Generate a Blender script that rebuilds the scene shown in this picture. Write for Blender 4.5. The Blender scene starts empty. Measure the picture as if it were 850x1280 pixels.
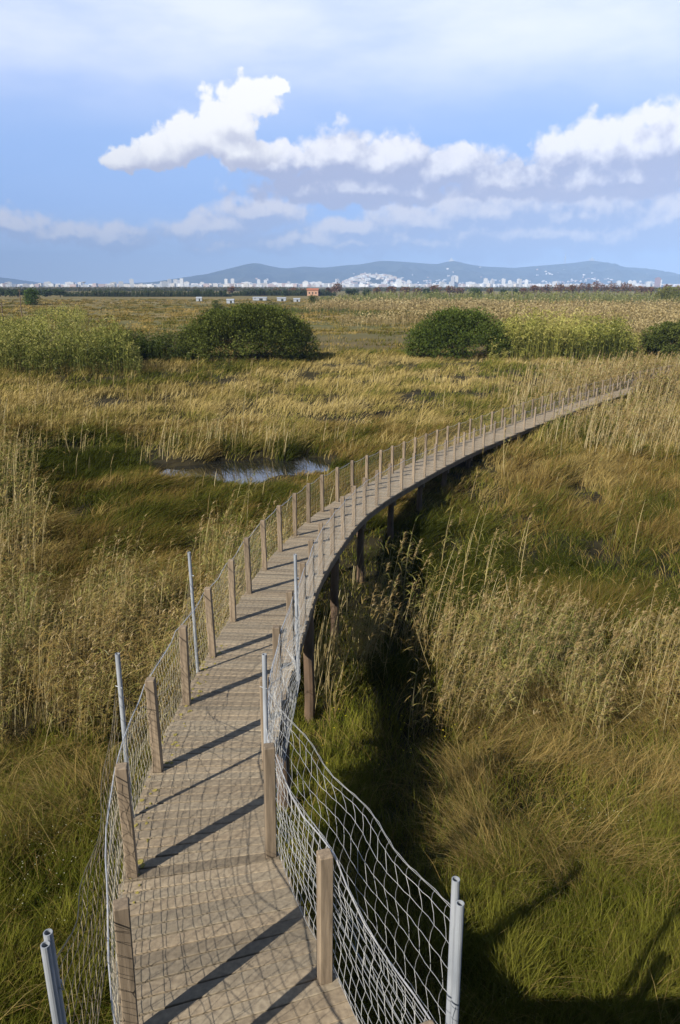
import bpy, math, random
import numpy as np
random.seed(7); RNG = np.random.default_rng(11)
scn = bpy.context.scene
COL = scn.collection

# ------------------------------------------------------------------ camera
F = 930.0; PITCH = math.atan((640-357)/F)
CP, SP = math.cos(PITCH), math.sin(PITCH)
cam_d = bpy.data.cameras.new('camera'); cam = bpy.data.objects.new('camera', cam_d); COL.objects.link(cam)
cam.location = (0, 0, 0); cam.rotation_euler = (math.pi/2-PITCH, 0, 0)
cam_d.sensor_fit = 'VERTICAL'; cam_d.sensor_height = 36; cam_d.sensor_width = 24
cam_d.lens = F/1280*36; cam_d.clip_start = 0.05; cam_d.clip_end = 40000
scn.camera = cam

def ray(px, py):
    u = px-425; v = py-640
    return u, F*CP - v*SP, -F*SP - v*CP
def at_y(px, py, y):
    r = ray(px, py); k = y/r[1]; return r[0]*k, y, r[2]*k
def at_z(px, py, z):
    r = ray(px, py); k = z/r[2]; return r[0]*k, r[1]*k, z
def project(x, y, z):
    yc = y*CP - z*SP; zc = y*SP + z*CP      # forward, up
    return 425 + F*x/yc, 640 - F*zc/yc

# ------------------------------------------------------------------ helpers
def tag(o, label=None, cat=None, group=None, kind=None):
    if label: o['label'] = label
    if cat: o['category'] = cat
    if group: o['group'] = group
    if kind: o['kind'] = kind
    return o
def empty(name, loc=(0, 0, 0), rz=0, parent=None):
    o = bpy.data.objects.new(name, None); o.location = loc; o.rotation_euler = (0, 0, rz)
    COL.objects.link(o); o.parent = parent; o.empty_display_size = .2
    return o
def obj(name, me, mat=None, parent=None):
    o = bpy.data.objects.new(name, me); COL.objects.link(o)
    if mat and not me.materials: me.materials.append(mat)
    o.parent = parent
    return o
def np_mesh(name, V, loops, starts, totals, colors=None, smooth=False):
    me = bpy.data.meshes.new(name)
    me.vertices.add(len(V)); me.vertices.foreach_set('co', np.ascontiguousarray(V, np.float32).ravel())
    me.loops.add(len(loops)); me.loops.foreach_set('vertex_index', np.ascontiguousarray(loops, np.int32))
    me.polygons.add(len(starts)); me.polygons.foreach_set('loop_start', np.ascontiguousarray(starts, np.int32))
    me.polygons.foreach_set('loop_total', np.ascontiguousarray(totals, np.int32))
    me.polygons.foreach_set('use_smooth', np.full(len(starts), bool(smooth)))
    if colors is not None:
        a = me.color_attributes.new('Col', 'FLOAT_COLOR', 'POINT')
        c = np.ones((len(V), 4), np.float32); c[:, :3] = colors
        a.data.foreach_set('color', c.ravel())
    me.update(calc_edges=True)
    return me

class MB:
    """collects faces, builds ONE mesh"""
    def __init__(s): s.v = []; s.f = []; s.c = []
    def add(s, vs, fs, col=(1, 1, 1)):
        n = len(s.v); s.v += [tuple(p) for p in vs]; s.f += [tuple(i+n for i in f) for f in fs]; s.c += [col]*len(vs)
    def box(s, c, size, rz=0, col=(1, 1, 1), ax=None, bev=0):
        sx, sy, sz = [q/2 for q in size]
        X, Y, Z = ax if ax else ((math.cos(rz), math.sin(rz), 0), (-math.sin(rz), math.cos(rz), 0), (0, 0, 1))
        def P(a, b, d): return tuple(c[i]+X[i]*a+Y[i]*b+Z[i]*d for i in range(3))
        if bev <= 0:
            vs = [P(a, b, d) for d in (-sz, sz) for a, b in ((-sx, -sy), (sx, -sy), (sx, sy), (-sx, sy))]
            s.add(vs, [(3, 2, 1, 0), (4, 5, 6, 7), (0, 1, 5, 4), (1, 2, 6, 5), (2, 3, 7, 6), (3, 0, 4, 7)], col)
        else:
            e = bev; ring = [(-sx+e, -sy), (sx-e, -sy), (sx, -sy+e), (sx, sy-e), (sx-e, sy), (-sx+e, sy), (-sx, sy-e), (-sx, -sy+e)]
            rin = [(a*(1-e/sx), b*(1-e/sy)) for a, b in ring]
            vs = [P(a, b, -sz) for a, b in ring]+[P(a, b, sz-e) for a, b in ring]+[P(a, b, sz) for a, b in rin]
            fs = [tuple(range(7, -1, -1)), tuple(range(16, 24))]
            for k in (0, 8):
                fs += [(k+i, k+(i+1) % 8, k+8+(i+1) % 8, k+8+i) for i in range(8)]
            s.add(vs, fs, col)
    def tube(s, pts, r, n=6, col=(1, 1, 1), cap=True):
        pts = [np.array(p, float) for p in pts]; rs = r if hasattr(r, '__len__') else [r]*len(pts)
        vs = []; up = None
        for i, p in enumerate(pts):
            d = pts[min(i+1, len(pts)-1)]-pts[max(i-1, 0)]; d = d/(np.linalg.norm(d)+1e-9)
            if up is None: up = np.array((0, 0, 1.)) if abs(d[2]) < .9 else np.array((1., 0, 0))
            a = np.cross(d, up); a /= np.linalg.norm(a)+1e-9; b = np.cross(a, d)
            up = b
            for k in range(n):
                t = 2*math.pi*k/n; vs.append(p+rs[i]*(math.cos(t)*a+math.sin(t)*b))
        fs = [(i*n+k, i*n+(k+1) % n, (i+1)*n+(k+1) % n, (i+1)*n+k) for i in range(len(pts)-1) for k in range(n)]
        if cap: fs += [tuple(range(n-1, -1, -1)), tuple((len(pts)-1)*n+k for k in range(n))]
        s.add(vs, fs, col)
    def build(s, name, mat, parent=None, smooth=False):
        tot = np.array([len(f) for f in s.f]); loops = np.concatenate([np.array(f) for f in s.f])
        me = np_mesh(name, np.array(s.v), loops, np.concatenate([[0], np.cumsum(tot)[:-1]]), tot, np.array(s.c), smooth)
        return obj(name, me, mat, parent)

# value noise
_T = np.random.default_rng(3).random((256, 256))
def vnoise(x, y):
    x = np.asarray(x, float); y = np.asarray(y, float)
    xi = np.floor(x).astype(int); yi = np.floor(y).astype(int); fx = x-xi; fy = y-yi
    fx = fx*fx*(3-2*fx); fy = fy*fy*(3-2*fy)
    g = lambda a, b: _T[a & 255, b & 255]
    return (g(xi, yi)*(1-fx)+g(xi+1, yi)*fx)*(1-fy)+(g(xi, yi+1)*(1-fx)+g(xi+1, yi+1)*fx)*fy
def fbm(x, y, o=4, s=1.0):
    t = 0; a = .5; n = 0
    for i in range(o):
        t = t+a*vnoise(x*s+17.3*i, y*s+9.1*i); n += a; a *= .5; s *= 2.03
    return t/n
def sstep(a, b, x):
    t = np.clip((x-a)/(b-a), 0, 1); return t*t*(3-2*t)

# ------------------------------------------------------------------ materials
def nt(name):
    m = bpy.data.materials.new(name); m.use_nodes = True; t = m.node_tree; t.nodes.clear()
    out = t.nodes.new('ShaderNodeOutputMaterial'); return m, t, out
def N(t, ty, **kw):
    n = t.nodes.new(ty)
    for k, v in kw.items():
        if k.startswith('i_'): n.inputs[k[2:].replace('_', ' ')].default_value = v
        else: setattr(n, k, v)
    return n
def mat_leaf(name, trans=.3, gloss=0.0, tcol=(1.0, 1.0, .6)):
    m, t, out = nt(name)
    a = N(t, 'ShaderNodeVertexColor', layer_name='Col')
    d = N(t, 'ShaderNodeBsdfDiffuse'); tr = N(t, 'ShaderNodeBsdfTranslucent'); mx = N(t, 'ShaderNodeMixShader')
    mul = N(t, 'ShaderNodeMix', data_type='RGBA', blend_type='MULTIPLY'); mul.inputs[0].default_value = 1
    mul.inputs[7].default_value = (*tcol, 1)
    t.links.new(a.outputs[0], d.inputs[0]); t.links.new(a.outputs[0], mul.inputs[6]); t.links.new(mul.outputs[2], tr.inputs[0])
    mx.inputs[0].default_value = trans
    t.links.new(d.outputs[0], mx.inputs[1]); t.links.new(tr.outputs[0], mx.inputs[2])
    last = mx
    if gloss > 0:
        g = N(t, 'ShaderNodeBsdfGlossy'); g.inputs['Roughness'].default_value = .45; g.inputs[0].default_value = (1, 1, 1, 1)
        m2 = N(t, 'ShaderNodeMixShader'); m2.inputs[0].default_value = gloss
        t.links.new(mx.outputs[0], m2.inputs[1]); t.links.new(g.outputs[0], m2.inputs[2]); last = m2
    t.links.new(last.outputs[0], out.inputs[0]); return m
def mat_noise(name, c1, c2, scale=5, rough=.8, bump=0, bscale=None, metallic=0, stretch=(1, 1, 1), usecol=False, c3=None, spec=.5, detail=6, coord='Object'):
    m, t, out = nt(name); p = N(t, 'ShaderNodeBsdfPrincipled')
    tc = N(t, 'ShaderNodeTexCoord'); mp = N(t, 'ShaderNodeMapping'); mp.inputs['Scale'].default_value = stretch
    t.links.new(tc.outputs[coord], mp.inputs[0])
    n = N(t, 'ShaderNodeTexNoise', i_Scale=scale, i_Detail=detail); t.links.new(mp.outputs[0], n.inputs[0])
    r = N(t, 'ShaderNodeValToRGB'); e = r.color_ramp.elements
    e[0].position = .3; e[1].position = .7; e[0].color = (*c1, 1); e[1].color = (*c2, 1)
    if c3:
        q = e.new(.5); q.color = (*c3, 1)
    t.links.new(n.outputs[0], r.inputs[0]); last = r.outputs[0]
    if usecol:
        a = N(t, 'ShaderNodeVertexColor', layer_name='Col')
        mul = N(t, 'ShaderNodeMix', data_type='RGBA', blend_type='MULTIPLY'); mul.inputs[0].default_value = 1
        t.links.new(last, mul.inputs[6]); t.links.new(a.outputs[0], mul.inputs[7]); last = mul.outputs[2]
    t.links.new(last, p.inputs['Base Color'])
    p.inputs['Roughness'].default_value = rough; p.inputs['Metallic'].default_value = metallic; p.inputs['Specular IOR Level'].default_value = spec
    if bump:
        b = N(t, 'ShaderNodeBump', i_Strength=bump, i_Distance=.01); n2 = N(t, 'ShaderNodeTexNoise', i_Scale=bscale or scale*3, i_Detail=8)
        t.links.new(mp.outputs[0], n2.inputs[0]); t.links.new(n2.outputs[0], b.inputs['Height']); t.links.new(b.outputs[0], p.inputs['Normal'])
    t.links.new(p.outputs[0], out.inputs[0]); return m

M = {}
M['grass'] = mat_leaf('grass_blade', .16)
M['reed'] = mat_leaf('reed_leaf', .16, .02)
M['leaf'] = mat_leaf('shrub_leaf', .25, .0)
M['farleaf'] = mat_leaf('tree_leaf', .15)
M['deck'] = mat_noise('weathered_plank', (.22, .175, .12), (.37, .30, .205), 28, .85, .06, 120, stretch=(1, 1, 1), usecol=True, detail=10)
M['post'] = mat_noise('weathered_post', (.14, .105, .07), (.33, .255, .175), 7, .85, .15, 30, stretch=(5, 5, .45), usecol=True, detail=8)
M['beam'] = mat_noise('dark_timber', (.10, .075, .05), (.2, .15, .1), 4, .9, .3, 20)
M['pile'] = mat_noise('round_timber', (.06, .042, .028), (.20, .13, .08), 2.2, .85, .4, 20, stretch=(2, 2, .5))
M['wire'] = mat_noise('galvanised_wire', (.40, .41, .41), (.64, .64, .61), 8, .5, metallic=.15)
M['rustwire'] = mat_noise('weathered_wire', (.16, .13, .09), (.36, .30, .2), 8, .6, metallic=.2)
M['tanwire'] = mat_noise('dull_wire', (.34, .30, .22), (.52, .48, .38), 8, .6)
M['cable'] = mat_noise('steel_cable', (.5, .5, .5), (.75, .75, .75), 20, .45, metallic=.5)
M['steel'] = mat_noise('galvanised_steel', (.26, .29, .33), (.46, .49, .53), 9, .55, .15, 40, metallic=.25, stretch=(1, 1, .3))
M['dark'] = mat_noise('hollow_dark', (.02, .02, .02), (.03, .03, .03))
M['trunk'] = mat_noise('bark', (.07, .05, .035), (.16, .12, .09), 6, .9)

# ------------------------------------------------------------------ boardwalk path
ctrl = [(1.35, -.6), (.85, .3), (.35, 1.2), (-.25, 2.4), (-.74, 3.66), (-1.13, 5.0), (-1.21, 6.2), (-1.23, 7.55), (-1.17, 8.8), (-1.09, 10.0), (-1.02, 11.3), (-.96, 12.65),
        (-.78, 14.15), (-.53, 15.8), (-.3, 17.15), (-.02, 18.6), (.36, 19.97), (.82, 21.45), (1.34, 22.9), (1.9, 24.35), (2.43, 25.75), (2.95, 27.05), (3.58, 28.6), (4.9, 31.5),
        (6.2, 33.9), (8.7, 37.9), (11.2, 41.45), (14.4, 45.8), (17.2, 49.3), (19.3, 51.8), (22, 55), (26, 59.5), (31, 64)]
c = np.array(ctrl, float); seg = np.r_[0, np.cumsum(np.hypot(*np.diff(c, axis=0).T))]
S = np.arange(0, seg[-1], .05); px_ = np.interp(S, seg, c[:, 0]); py_ = np.interp(S, seg, c[:, 1])
kk = np.exp(-.5*(np.arange(-40, 41)/16.)**2); kk /= kk.sum()
pad = lambda a: np.convolve(np.r_[2*a[0]-a[40:0:-1], a, 2*a[-1]-a[-2:-42:-1]], kk, 'valid')
PX, PY = pad(px_), pad(py_)
def zdeck(y):
    a = -4.0-.096*y; b = -7.15; k = .25
    return b+np.logaddexp(0, (a-b)/k*1.0)*k
PZ = zdeck(PY)
TX, TY = np.gradient(PX), np.gradient(PY); ln = np.hypot(TX, TY); TX /= ln; TY /= ln
ARC = np.r_[0, np.cumsum(np.hypot(np.diff(PX), np.diff(PY)))]
def rfac(y): return np.interp(y, [3.7, 5.2, 12, 16, 22, 28], [1.0, .76, .80, .88, .95, 1.0])   # the inner side is tighter in the bend
def path(s, off=0.0, dz=0.0):   # off>0: to the right
    i = np.interp(s, ARC, np.arange(len(ARC))); j = np.arange(len(ARC))
    f = lambda A: np.interp(i, j, A)
    tx, ty = f(TX), f(TY)
    off = np.where(np.asarray(off) > 0, off*rfac(f(PY)), off)
    return f(PX)+ty*off, f(PY)-tx*off, f(PZ)+dz, tx, ty
def path_dist(x, y):
    P = np.c_[PX, PY][::8]; out = np.full(len(x), 1e9); oz = np.zeros(len(x)); zz = PZ[::8]
    for k in range(0, len(x), 20000):
        d = (x[k:k+20000, None]-P[None, :, 0])**2+(y[k:k+20000, None]-P[None, :, 1])**2
        j = d.argmin(1); out[k:k+20000] = np.sqrt(d[np.arange(len(j)), j]); oz[k:k+20000] = zz[j]
    return out, oz
HW = .59; DW = .70
s_of_y = lambda y: float(np.interp(y, PY, ARC))

walk = empty('boardwalk', (float(PX[60]), float(PY[60]), -7.7))
tag(walk, 'long curving wooden footbridge of weathered planks ramping down across the marsh', 'boardwalk')
W0 = np.array(walk.location)
def wbuild(mb, name, mat, root):
    o = mb.build(name, mat, root); R = np.array(root.location)
    v = np.array(mb.v)-R; o.data.vertices.foreach_set('co', v.astype(np.float32).ravel()); o.data.update(); return o
# planks
mb = MB(); s = .1; rr = random.Random(5)
while s < ARC[-1]-.3:
    x, y, z, tx, ty = [float(q) for q in path(s+.062)]
    sl = float(np.interp(y, PY, np.gradient(PZ, ARC)))
    L = math.sqrt(1+sl*sl); T = (tx/L, ty/L, sl/L); R = (ty, -tx, 0); U = (R[1]*T[2]-0*T[1], 0*T[0]-R[0]*T[2], R[0]*T[1]-R[1]*T[0])
    b = rr.uniform(.80, 1.12) * (0.82 if rr.random() < .12 else 1); w = rr.uniform(-.03, .03)
    rf = float(rfac(y)); cs_ = DW*(rf-1)/2
    mb.box((x+ty*cs_, y-tx*cs_, z-.02+rr.uniform(-.003, .003)), (DW*(1+rf)+rr.uniform(-.02, .02), .110, .04), ax=(R, T, U), col=(b*(1+w), b, b*(1-w)), bev=.004)
    s += .12
deck = wbuild(mb, 'deck', M['deck'], walk)
# yellow lichen strip on deck's outer left boards goes into the material (world pattern) -> separate thin patches
mb = MB()
for q in range(90):
    sc = s_of_y(4.6)+rr.uniform(0, 5.0)**1.0; x, y, z, tx, ty = [float(q_) for q_ in path(sc, -rr.uniform(.50, .69))]
    r = rr.uniform(.006, .028); n = 7
    ring = [(x+r*rr.uniform(.5, 1.2)*math.cos(2*math.pi*k/n), y+r*rr.uniform(.5, 1.2)*math.sin(2*math.pi*k/n), z+.006) for k in range(n)]
    mb.add(ring+[(a, b_, z_-.008) for a, b_, z_ in ring], [tuple(range(n))]+[(k, (k+1) % n, n+(k+1) % n, n+k) for k in range(n)])
M['lichen'] = mat_noise('yellow_lichen', (.24, .20, .04), (.36, .30, .08), 30, .95)
o = wbuild(mb, 'lichen', M['lichen'], walk); o['label'] = 'yellow lichen patches along the deck edge'; o['kind'] = 'stuff'
# edge beams
for sd in (-1, 1):
    mb = MB(); ss = np.arange(.1, ARC[-1]-.3, .4); pts = []
    for a in ss:
        pts.append(path(a, sd*(DW-.06), -.125))
    for i in range(len(ss)-1):
        p = np.array([float(q) for q in pts[i][:3]]); q = np.array([float(v) for v in pts[i+1][:3]]); d = q-p; l = np.linalg.norm(d); d /= l
        Rr = np.array((d[1], -d[0], 0)); Rr /= np.linalg.norm(Rr); U = np.cross(Rr, d)
        mb.box((p+q)/2, (.06, l, .155), ax=(tuple(Rr), tuple(d), tuple(U)))
    wbuild(mb, 'edge_beam', M['beam'], walk)
# piles in pairs with cross beams
def gz(x, y): return -7.7
s = s_of_y(10.2)-5.2*1
npile = 0
while s < ARC[-1]-2:
    x, y, z, tx, ty = [float(q) for q in path(s)]
    mb = MB(); rf = float(rfac(y)); cs_ = DW*(rf-1)/2; mb.box((x+ty*cs_, y-tx*cs_, z-.28), (DW*(1+rf)-.06, .13, .15), rz=math.atan2(-tx, ty)); wbuild(mb, 'cross_beam', M['beam'], walk)
    for sd in (-1, 1):
        qx, qy, qz, _, _ = [float(q) for q in path(s, sd*(DW-.17), -.205)]
        ps = [(qx+.01*math.sin(k*2.1), qy+.01*math.cos(k*1.7), qz-.003+(-8.3-qz)*k/6) for k in range(7)]
        mb = MB(); mb.tube([(ps[k][0], ps[k][1]+.14, ps[k][2]) for k in range(7)], [.088+.004*k for k in range(7)], 10)
        wbuild(mb, 'support_post', M['pile'], walk)
    s += 3.5; npile += 1

# ------------------------------------------------------------------ fences
def post_mesh(k):
    r = random.Random(40+k); mb = MB(); hh = 1.08+r.uniform(-.012, .012)
    sh = r.uniform(.72, 1.12)
    mb.box((0, 0, hh/2-.06), (.088, .088, hh), bev=.006, col=(sh, sh, sh))
    mb.box((0, 0, .0), (.093, .093, .012), col=(.5, .5, .5))
    o = mb.build('post', M['post']); COL.objects.unlink(o); me = o.data; bpy.data.objects.remove(o); return me
HW = .61
PM = [post_mesh(k) for k in range(5)]
STEP = 1.42
def wire_poly(mb, pts, r, n=3, col=(1, 1, 1)): mb.tube(pts, r, n, col, cap=False)
def fence(sd, s0, label):
    root = empty('post_and_wire_fence', tuple(float(q) for q in path(s0, sd*HW)[:3])); tag(root, label, 'fence')
    R0 = np.array(root.location); r = random.Random(9+sd)
    s = s0; posts = []
    while s < ARC[-1]-1.5:
        x, y, z, tx, ty = [float(q) for q in path(s, sd*HW)]
        o = obj('post', PM[r.randrange(5)], None, root); o.location = np.array((x, y, z))-R0
        o.rotation_euler = (r.uniform(-.018, .018), r.uniform(-.018, .018), math.atan2(-tx, ty)+r.uniform(-.05, .05))
        posts.append(s); s += STEP*r.uniform(.98, 1.02)
    off = sd*(HW+.065)
    # netting: horizontal strands + verticals knotted to them
    mb = MB(); near = s_of_y(30); smax = posts[-1]
    zs = [.03, .12, .21, .30, .39, .48, .57, .66, .75, .84, .93]
    def pt(a, h, wob=0):
        x, y, z, tx, ty = [float(q) for q in path(a, off+wob)]; return (x, y, z+h)
    for iz, h in enumerate(zs):
        ss = np.arange(s0-.6, smax, .36); 
        pts = [pt(a, h+.012*math.sin(a*2.1+iz), .012*math.sin(a*3.3+iz*1.7)) for a in ss]
        wr = [float(np.interp(p[1], [6, 13], [.0021, .0012])) for p in pts]
        mb.tube(pts, wr, 3, cap=False)
    s = s0-.6; k = 0
    while s < smax:
        st = .10
        lean = .02*math.sin(s*1.3)
        pts = [pt(s+lean*j/5+(.008 if j % 2 else -.008), .03+.90*j/10, .012*math.sin(s*3.3+j*1.7)) for j in range(0, 11, 1 if s < near*.6 else 2)]
        wire_poly(mb, pts, float(np.interp(pts[0][1], [6, 13], [.0020, .0012]))); s += st if pts[0][1] < 14 else .15
    o = wbuild(mb, 'netting', M['wire' if sd > 0 else 'tanwire'], root)
    # top cable, tied to the post heads, slightly slack between them
    mb = MB(); pts = []
    for i in range(-1, len(posts)-1):
        a = posts[i] if i >= 0 else posts[0]-STEP; b = posts[i+1]
        for j in range(5):
            t = j/5; pts.append(pt(a+(b-a)*t, .955-.05*4*t*(1-t)+.01*math.sin(9*t+i), .01*math.sin(7*t+i)))
    mb.tube(pts, .0048, 5)
    wbuild(mb, 'top_wire', M['cable'], root)
    return root, posts
sL = s_of_y(3.66)-.02; sL0 = float(ARC[np.argmin((PX-(-.74))**2+(PY-3.66)**2)])
fence(-1, sL0-STEP*1-.10, 'wooden post fence with wire netting along the pond side of the boardwalk')
fence(1, sL0-STEP*1-.10, 'wooden post fence with wire netting on the inner bend above the tall support posts')

def tall_fence(sd, pts_xy, label, sag, tops, twin=True):
    root = empty('tall_mesh_fence', (pts_xy[0][0], pts_xy[0][1], zdeck(pts_xy[0][1]))); tag(root, label, 'fence')
    R0 = np.array(root.location)
    P = []
    for i, (x, y) in enumerate(pts_xy):
        z = float(zdeck(y)); top = tops[i]
        lx = random.Random(i+sd).uniform(-.02, .02)
        mb = MB(); n = 14; r0 = .0205
        for dx, dy, hh in (((0, 0, top),) if i else ((0, 0, top), (.018 if sd > 0 else .003, -.046, top-(.10 if sd > 0 else .02)))):
            # hollow pipe with open rim
            vs = []; 
            for (zz, rad) in ((z-.08, r0), (hh, r0), (hh, r0*.78), (hh-.12, r0*.78)):
                for k in range(n):
                    t = 2*math.pi*k/n; vs.append((x+dx+lx*(zz-z)/1.6+rad*math.cos(t), y+dy+rad*math.sin(t), zz))
            fs = [(a*n+k, a*n+(k+1) % n, (a+1)*n+(k+1) % n, (a+1)*n+k) for a in range(3) for k in range(n)]+[tuple(3*n+k for k in range(n))]
            mb.add(vs, fs)
        mb.tube([(x-.028, y, top-.3), (x+.03, y-.02, top-.31), (x+.0, y+.03, top-.305)], .003, 4)
        wbuild(mb, 'pole', M['steel'], root)
        P.append((x, y, z, top))
    # slack knotted mesh
    rows = [0, .09, .18, .29, .42, .56, .72, .88, 1.04, 1.18, 1.28]
    mb = MB()
    r = random.Random(77+sd)
    def surf(i, t, h):
        x0, y0, z0, t0 = P[i]; x1, y1, z1, t1 = P[i+1]
        bow = max(math.sin(math.pi*t), 0); hh = max(h, 0)/1.4
        z = z0+(z1-z0)*t + h*(1-.0*bow) - sag[i]*bow*hh**1.2 - (.02)*math.sin(t*9)*hh*bow
        nx, ny = (y1-y0), -(x1-x0); l = math.hypot(nx, ny); nx /= l; ny /= l
        o = sd*(.03+.035*bow*(.4+hh)+.03*math.sin(t*17+h*6)*hh*bow + (.05*math.sin(t*31+h*11)*hh*bow if i else 0))
        return (x0+(x1-x0)*t+nx*sd*abs(o), y0+(y1-y0)*t+ny*sd*abs(o), z)
    for i in range(len(P)-1):
        L = math.hypot(P[i+1][0]-P[i][0], P[i+1][1]-P[i][1]); nn = int(L/.13)
        for ir, h in enumerate(rows):
            wire_poly(mb, [surf(i, k/(2*nn), h+.006*math.sin(k*2.4+ir)) for k in range(2*nn+1)], .0020)
            if ir in (0, len(rows)-1): wire_poly(mb, [surf(i, k/(2*nn), h-.012) for k in range(2*nn+1)], .0018)
        for k in range(1, nn):
            pts = []
            for j in range(len(rows)):
                pts.append(surf(i, (k+(.30 if j % 2 else -.0)*1)/nn, rows[j]))
                if j < len(rows)-1: pts.append(surf(i, (k+(.22 if j % 2 else .10))/nn, rows[j]*.5+rows[j+1]*.5))
            wire_poly(mb, pts, .0017)
    wbuild(mb, 'slack_mesh', M['wire' if sd > 0 else 'rustwire'], root)
    return root
tall_fence(1, [(.575, 2.93), (-.645, 5.55), (-.54, 8.60)], 'galvanised poles and sagging wire mesh on the right edge of the ramp', [.13, .30], [-2.75, -2.92, -3.16])
tall_fence(-1, [(-1.285, 2.62), (-1.86, 5.56), (-1.86, 8.70)], 'galvanised poles and slack dark wire mesh beside the lush grass', [.55, .9], [-2.75, -2.92, -3.17])

# observation hide the photograph was taken from: behind and below the lens, its shade falls at the lower right
tower = empty('observation_tower', (-1.2, -2.2, -7.7)); tag(tower, 'timber observation platform behind the camera whose shade falls on the marsh', 'tower')
def tbox(name, c_, sz, mat='beam'):
    mb = MB(); mb.box(c_, sz); return wbuild(mb, name, M[mat], tower)
tbox('platform', (0, -1.78, -1.7), (8.4, 4.44, .12), 'deck')
for x in (-4.1, -1.0, 4.0):
    for y in (-3.9, -.05):
        tbox('corner_post', (x, y, (-8.2-1.77)/2), (.16, .16, 6.42))
tbox('shade_platform', (1.95, .76, -1.7), (4.5, .62, .12), 'deck')  # added piece out of view, sized so its shadow fills the lower right corner
tbox('rear_wall', (-1.6, -3.98, -.9), (5.0, .05, 1.45))

# ------------------------------------------------------------------ ground
pond_c = at_z(312, 590, -7.9)
def pond_f(x, y):
    # 1 inside the pond basin; two overlapping lobes
    wob = 1.15*(fbm(x*.8, y*.8, 4)-.5)
    def lobe(px, py, rx, ry):
        cx, cy, _ = at_z(px, py, -7.9); return ((x-cx)/rx)**2+((y-cy)/ry)**2
    a = lobe(325, 586, 2.5, 2.6); b = lobe(250, 590, 2.0, 1.5); c_ = lobe(382, 580, 1.3, 2.6)
    return np.minimum(np.minimum(a, b), c_)-wob*1.6
HOL = [(380, 470, 30, 4), (110, 475, 40, 4), (480, 520, 30, 6), (560, 478, 30, 4), (300, 515, 30, 5), (230, 690, 30, 12), (60, 790, 16, 30), (170, 800, 14, 26), (45, 552, 30, 11), (100, 556, 22, 9), (185, 556, 34, 16), (80, 635, 36, 14), (250, 652, 46, 13), (330, 650, 26, 9), (150, 700, 30, 12), (20, 720, 22, 16), (600, 622, 34, 12), (720, 600, 26, 7), (760, 690, 40, 9), (560, 680, 26, 14), (650, 560, 20, 6), (410, 500, 22, 5), (200, 500, 26, 5), (150, 930, 30, 18), (20, 910, 26, 20), (500, 760, 30, 60)]
def hollows(x, y):
    px, py = project(x, y, -7.6+mound(y)); o = 0
    jx = (fbm(x*.7, y*.7, 3)-.5)*30; jy = (fbm(x*.7+40, y*.7, 3)-.5)*16
    for (cx, cy, rx, ry) in HOL: o = np.maximum(o, ell(px+jx, py+jy, cx, cy, rx, ry, .5))
    return o*(y < 70)*(y > 4)
def ell(px, py, cx, cy, rx, ry, soft=.35):
    r = np.sqrt(((px-cx)/rx)**2+((py-cy)/ry)**2); return 1-sstep(1-soft, 1+soft, r)
def mound(y): return 1.75*(1-sstep(4.2, 12.5, y))
def terrain(x, y):
    d = np.hypot(x, y)
    z = -7.7+(fbm(x*.35, y*.35, 3)-.5)*.35*np.clip(1-d/160, 0, 1)+(fbm(x*.02+5, y*.02, 3)-.5)*.8*sstep(60, 200, d)
    z = z+mound(y)
    z = z-.3*hollows(x, y)
    pf = pond_f(x, y)
    z = z-(1-sstep(.75, 1.45, pf))*(.55+0*z)
    return z
gx = np.r_[-np.geomspace(45, 9000, 34)[::-1], np.arange(-44, 44.1, .5), np.geomspace(45, 9000, 34)]
gy = np.r_[-np.geomspace(12, 1500, 10)[::-1], np.arange(-11, 80, .5), np.geomspace(80, 12500, 60)]
GX, GY = np.meshgrid(gx, gy); GZ = terrain(GX, GY)
V = np.c_[GX.ravel(), GY.ravel(), GZ.ravel()]; nx, ny = len(gx), len(gy)
ii = (np.arange(ny-1)[:, None]*nx+np.arange(nx-1)[None, :]).ravel()
loops = np.c_[ii, ii+1, ii+nx+1, ii+nx].ravel(); nf = len(ii)
gcol = mat_noise('marsh_soil', (.016, .013, .008), (.05, .04, .02), .8, .97, .6, 6, c3=(.028, .024, .012), spec=.15)
# the soil turns to grassy olive further away, where blades are too fine to model one by one
t = gcol.node_tree; p = [n for n in t.nodes if n.type == 'BSDF_PRINCIPLED'][0]; src = p.inputs['Base Color'].links[0].from_socket
geo = N(t, 'ShaderNodeNewGeometry'); sep = N(t, 'ShaderNodeSeparateXYZ'); t.links.new(geo.outputs['Position'], sep.inputs[0])
mr = N(t, 'ShaderNodeMapRange'); mr.inputs[1].default_value = 60; mr.inputs[2].default_value = 140; t.links.new(sep.outputs[1], mr.inputs[0])
n1 = N(t, 'ShaderNodeTexNoise', i_Scale=.035, i_Detail=8, i_Roughness=.65); t.links.new(geo.outputs['Position'], n1.inputs[0])
mp = N(t, 'ShaderNodeMapping'); mp.inputs['Scale'].default_value = (.35, 1, 1); t.links.new(geo.outputs['Position'], mp.inputs[0]); t.links.new(mp.outputs[0], n1.inputs[0])
r1 = N(t, 'ShaderNodeValToRGB'); e = r1.color_ramp.elements; e[0].position = .32; e[1].position = .68
e[0].color = (.10, .105, .035, 1); e[1].color = (.27, .2, .09, 1); q = e.new(.5); q.color = (.19, .155, .06, 1)
t.links.new(n1.outputs[0], r1.inputs[0])
mx = N(t, 'ShaderNodeMix', data_type='RGBA'); t.links.new(mr.outputs[0], mx.inputs[0]); t.links.new(src, mx.inputs[6]); t.links.new(r1.outputs[0], mx.inputs[7])
t.links.new(mx.outputs[2], p.inputs['Base Color'])
ground = obj('ground', np_mesh('ground', V, loops, np.arange(nf)*4, np.full(nf, 4), smooth=True), gcol); ground['kind'] = 'structure'
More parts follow.
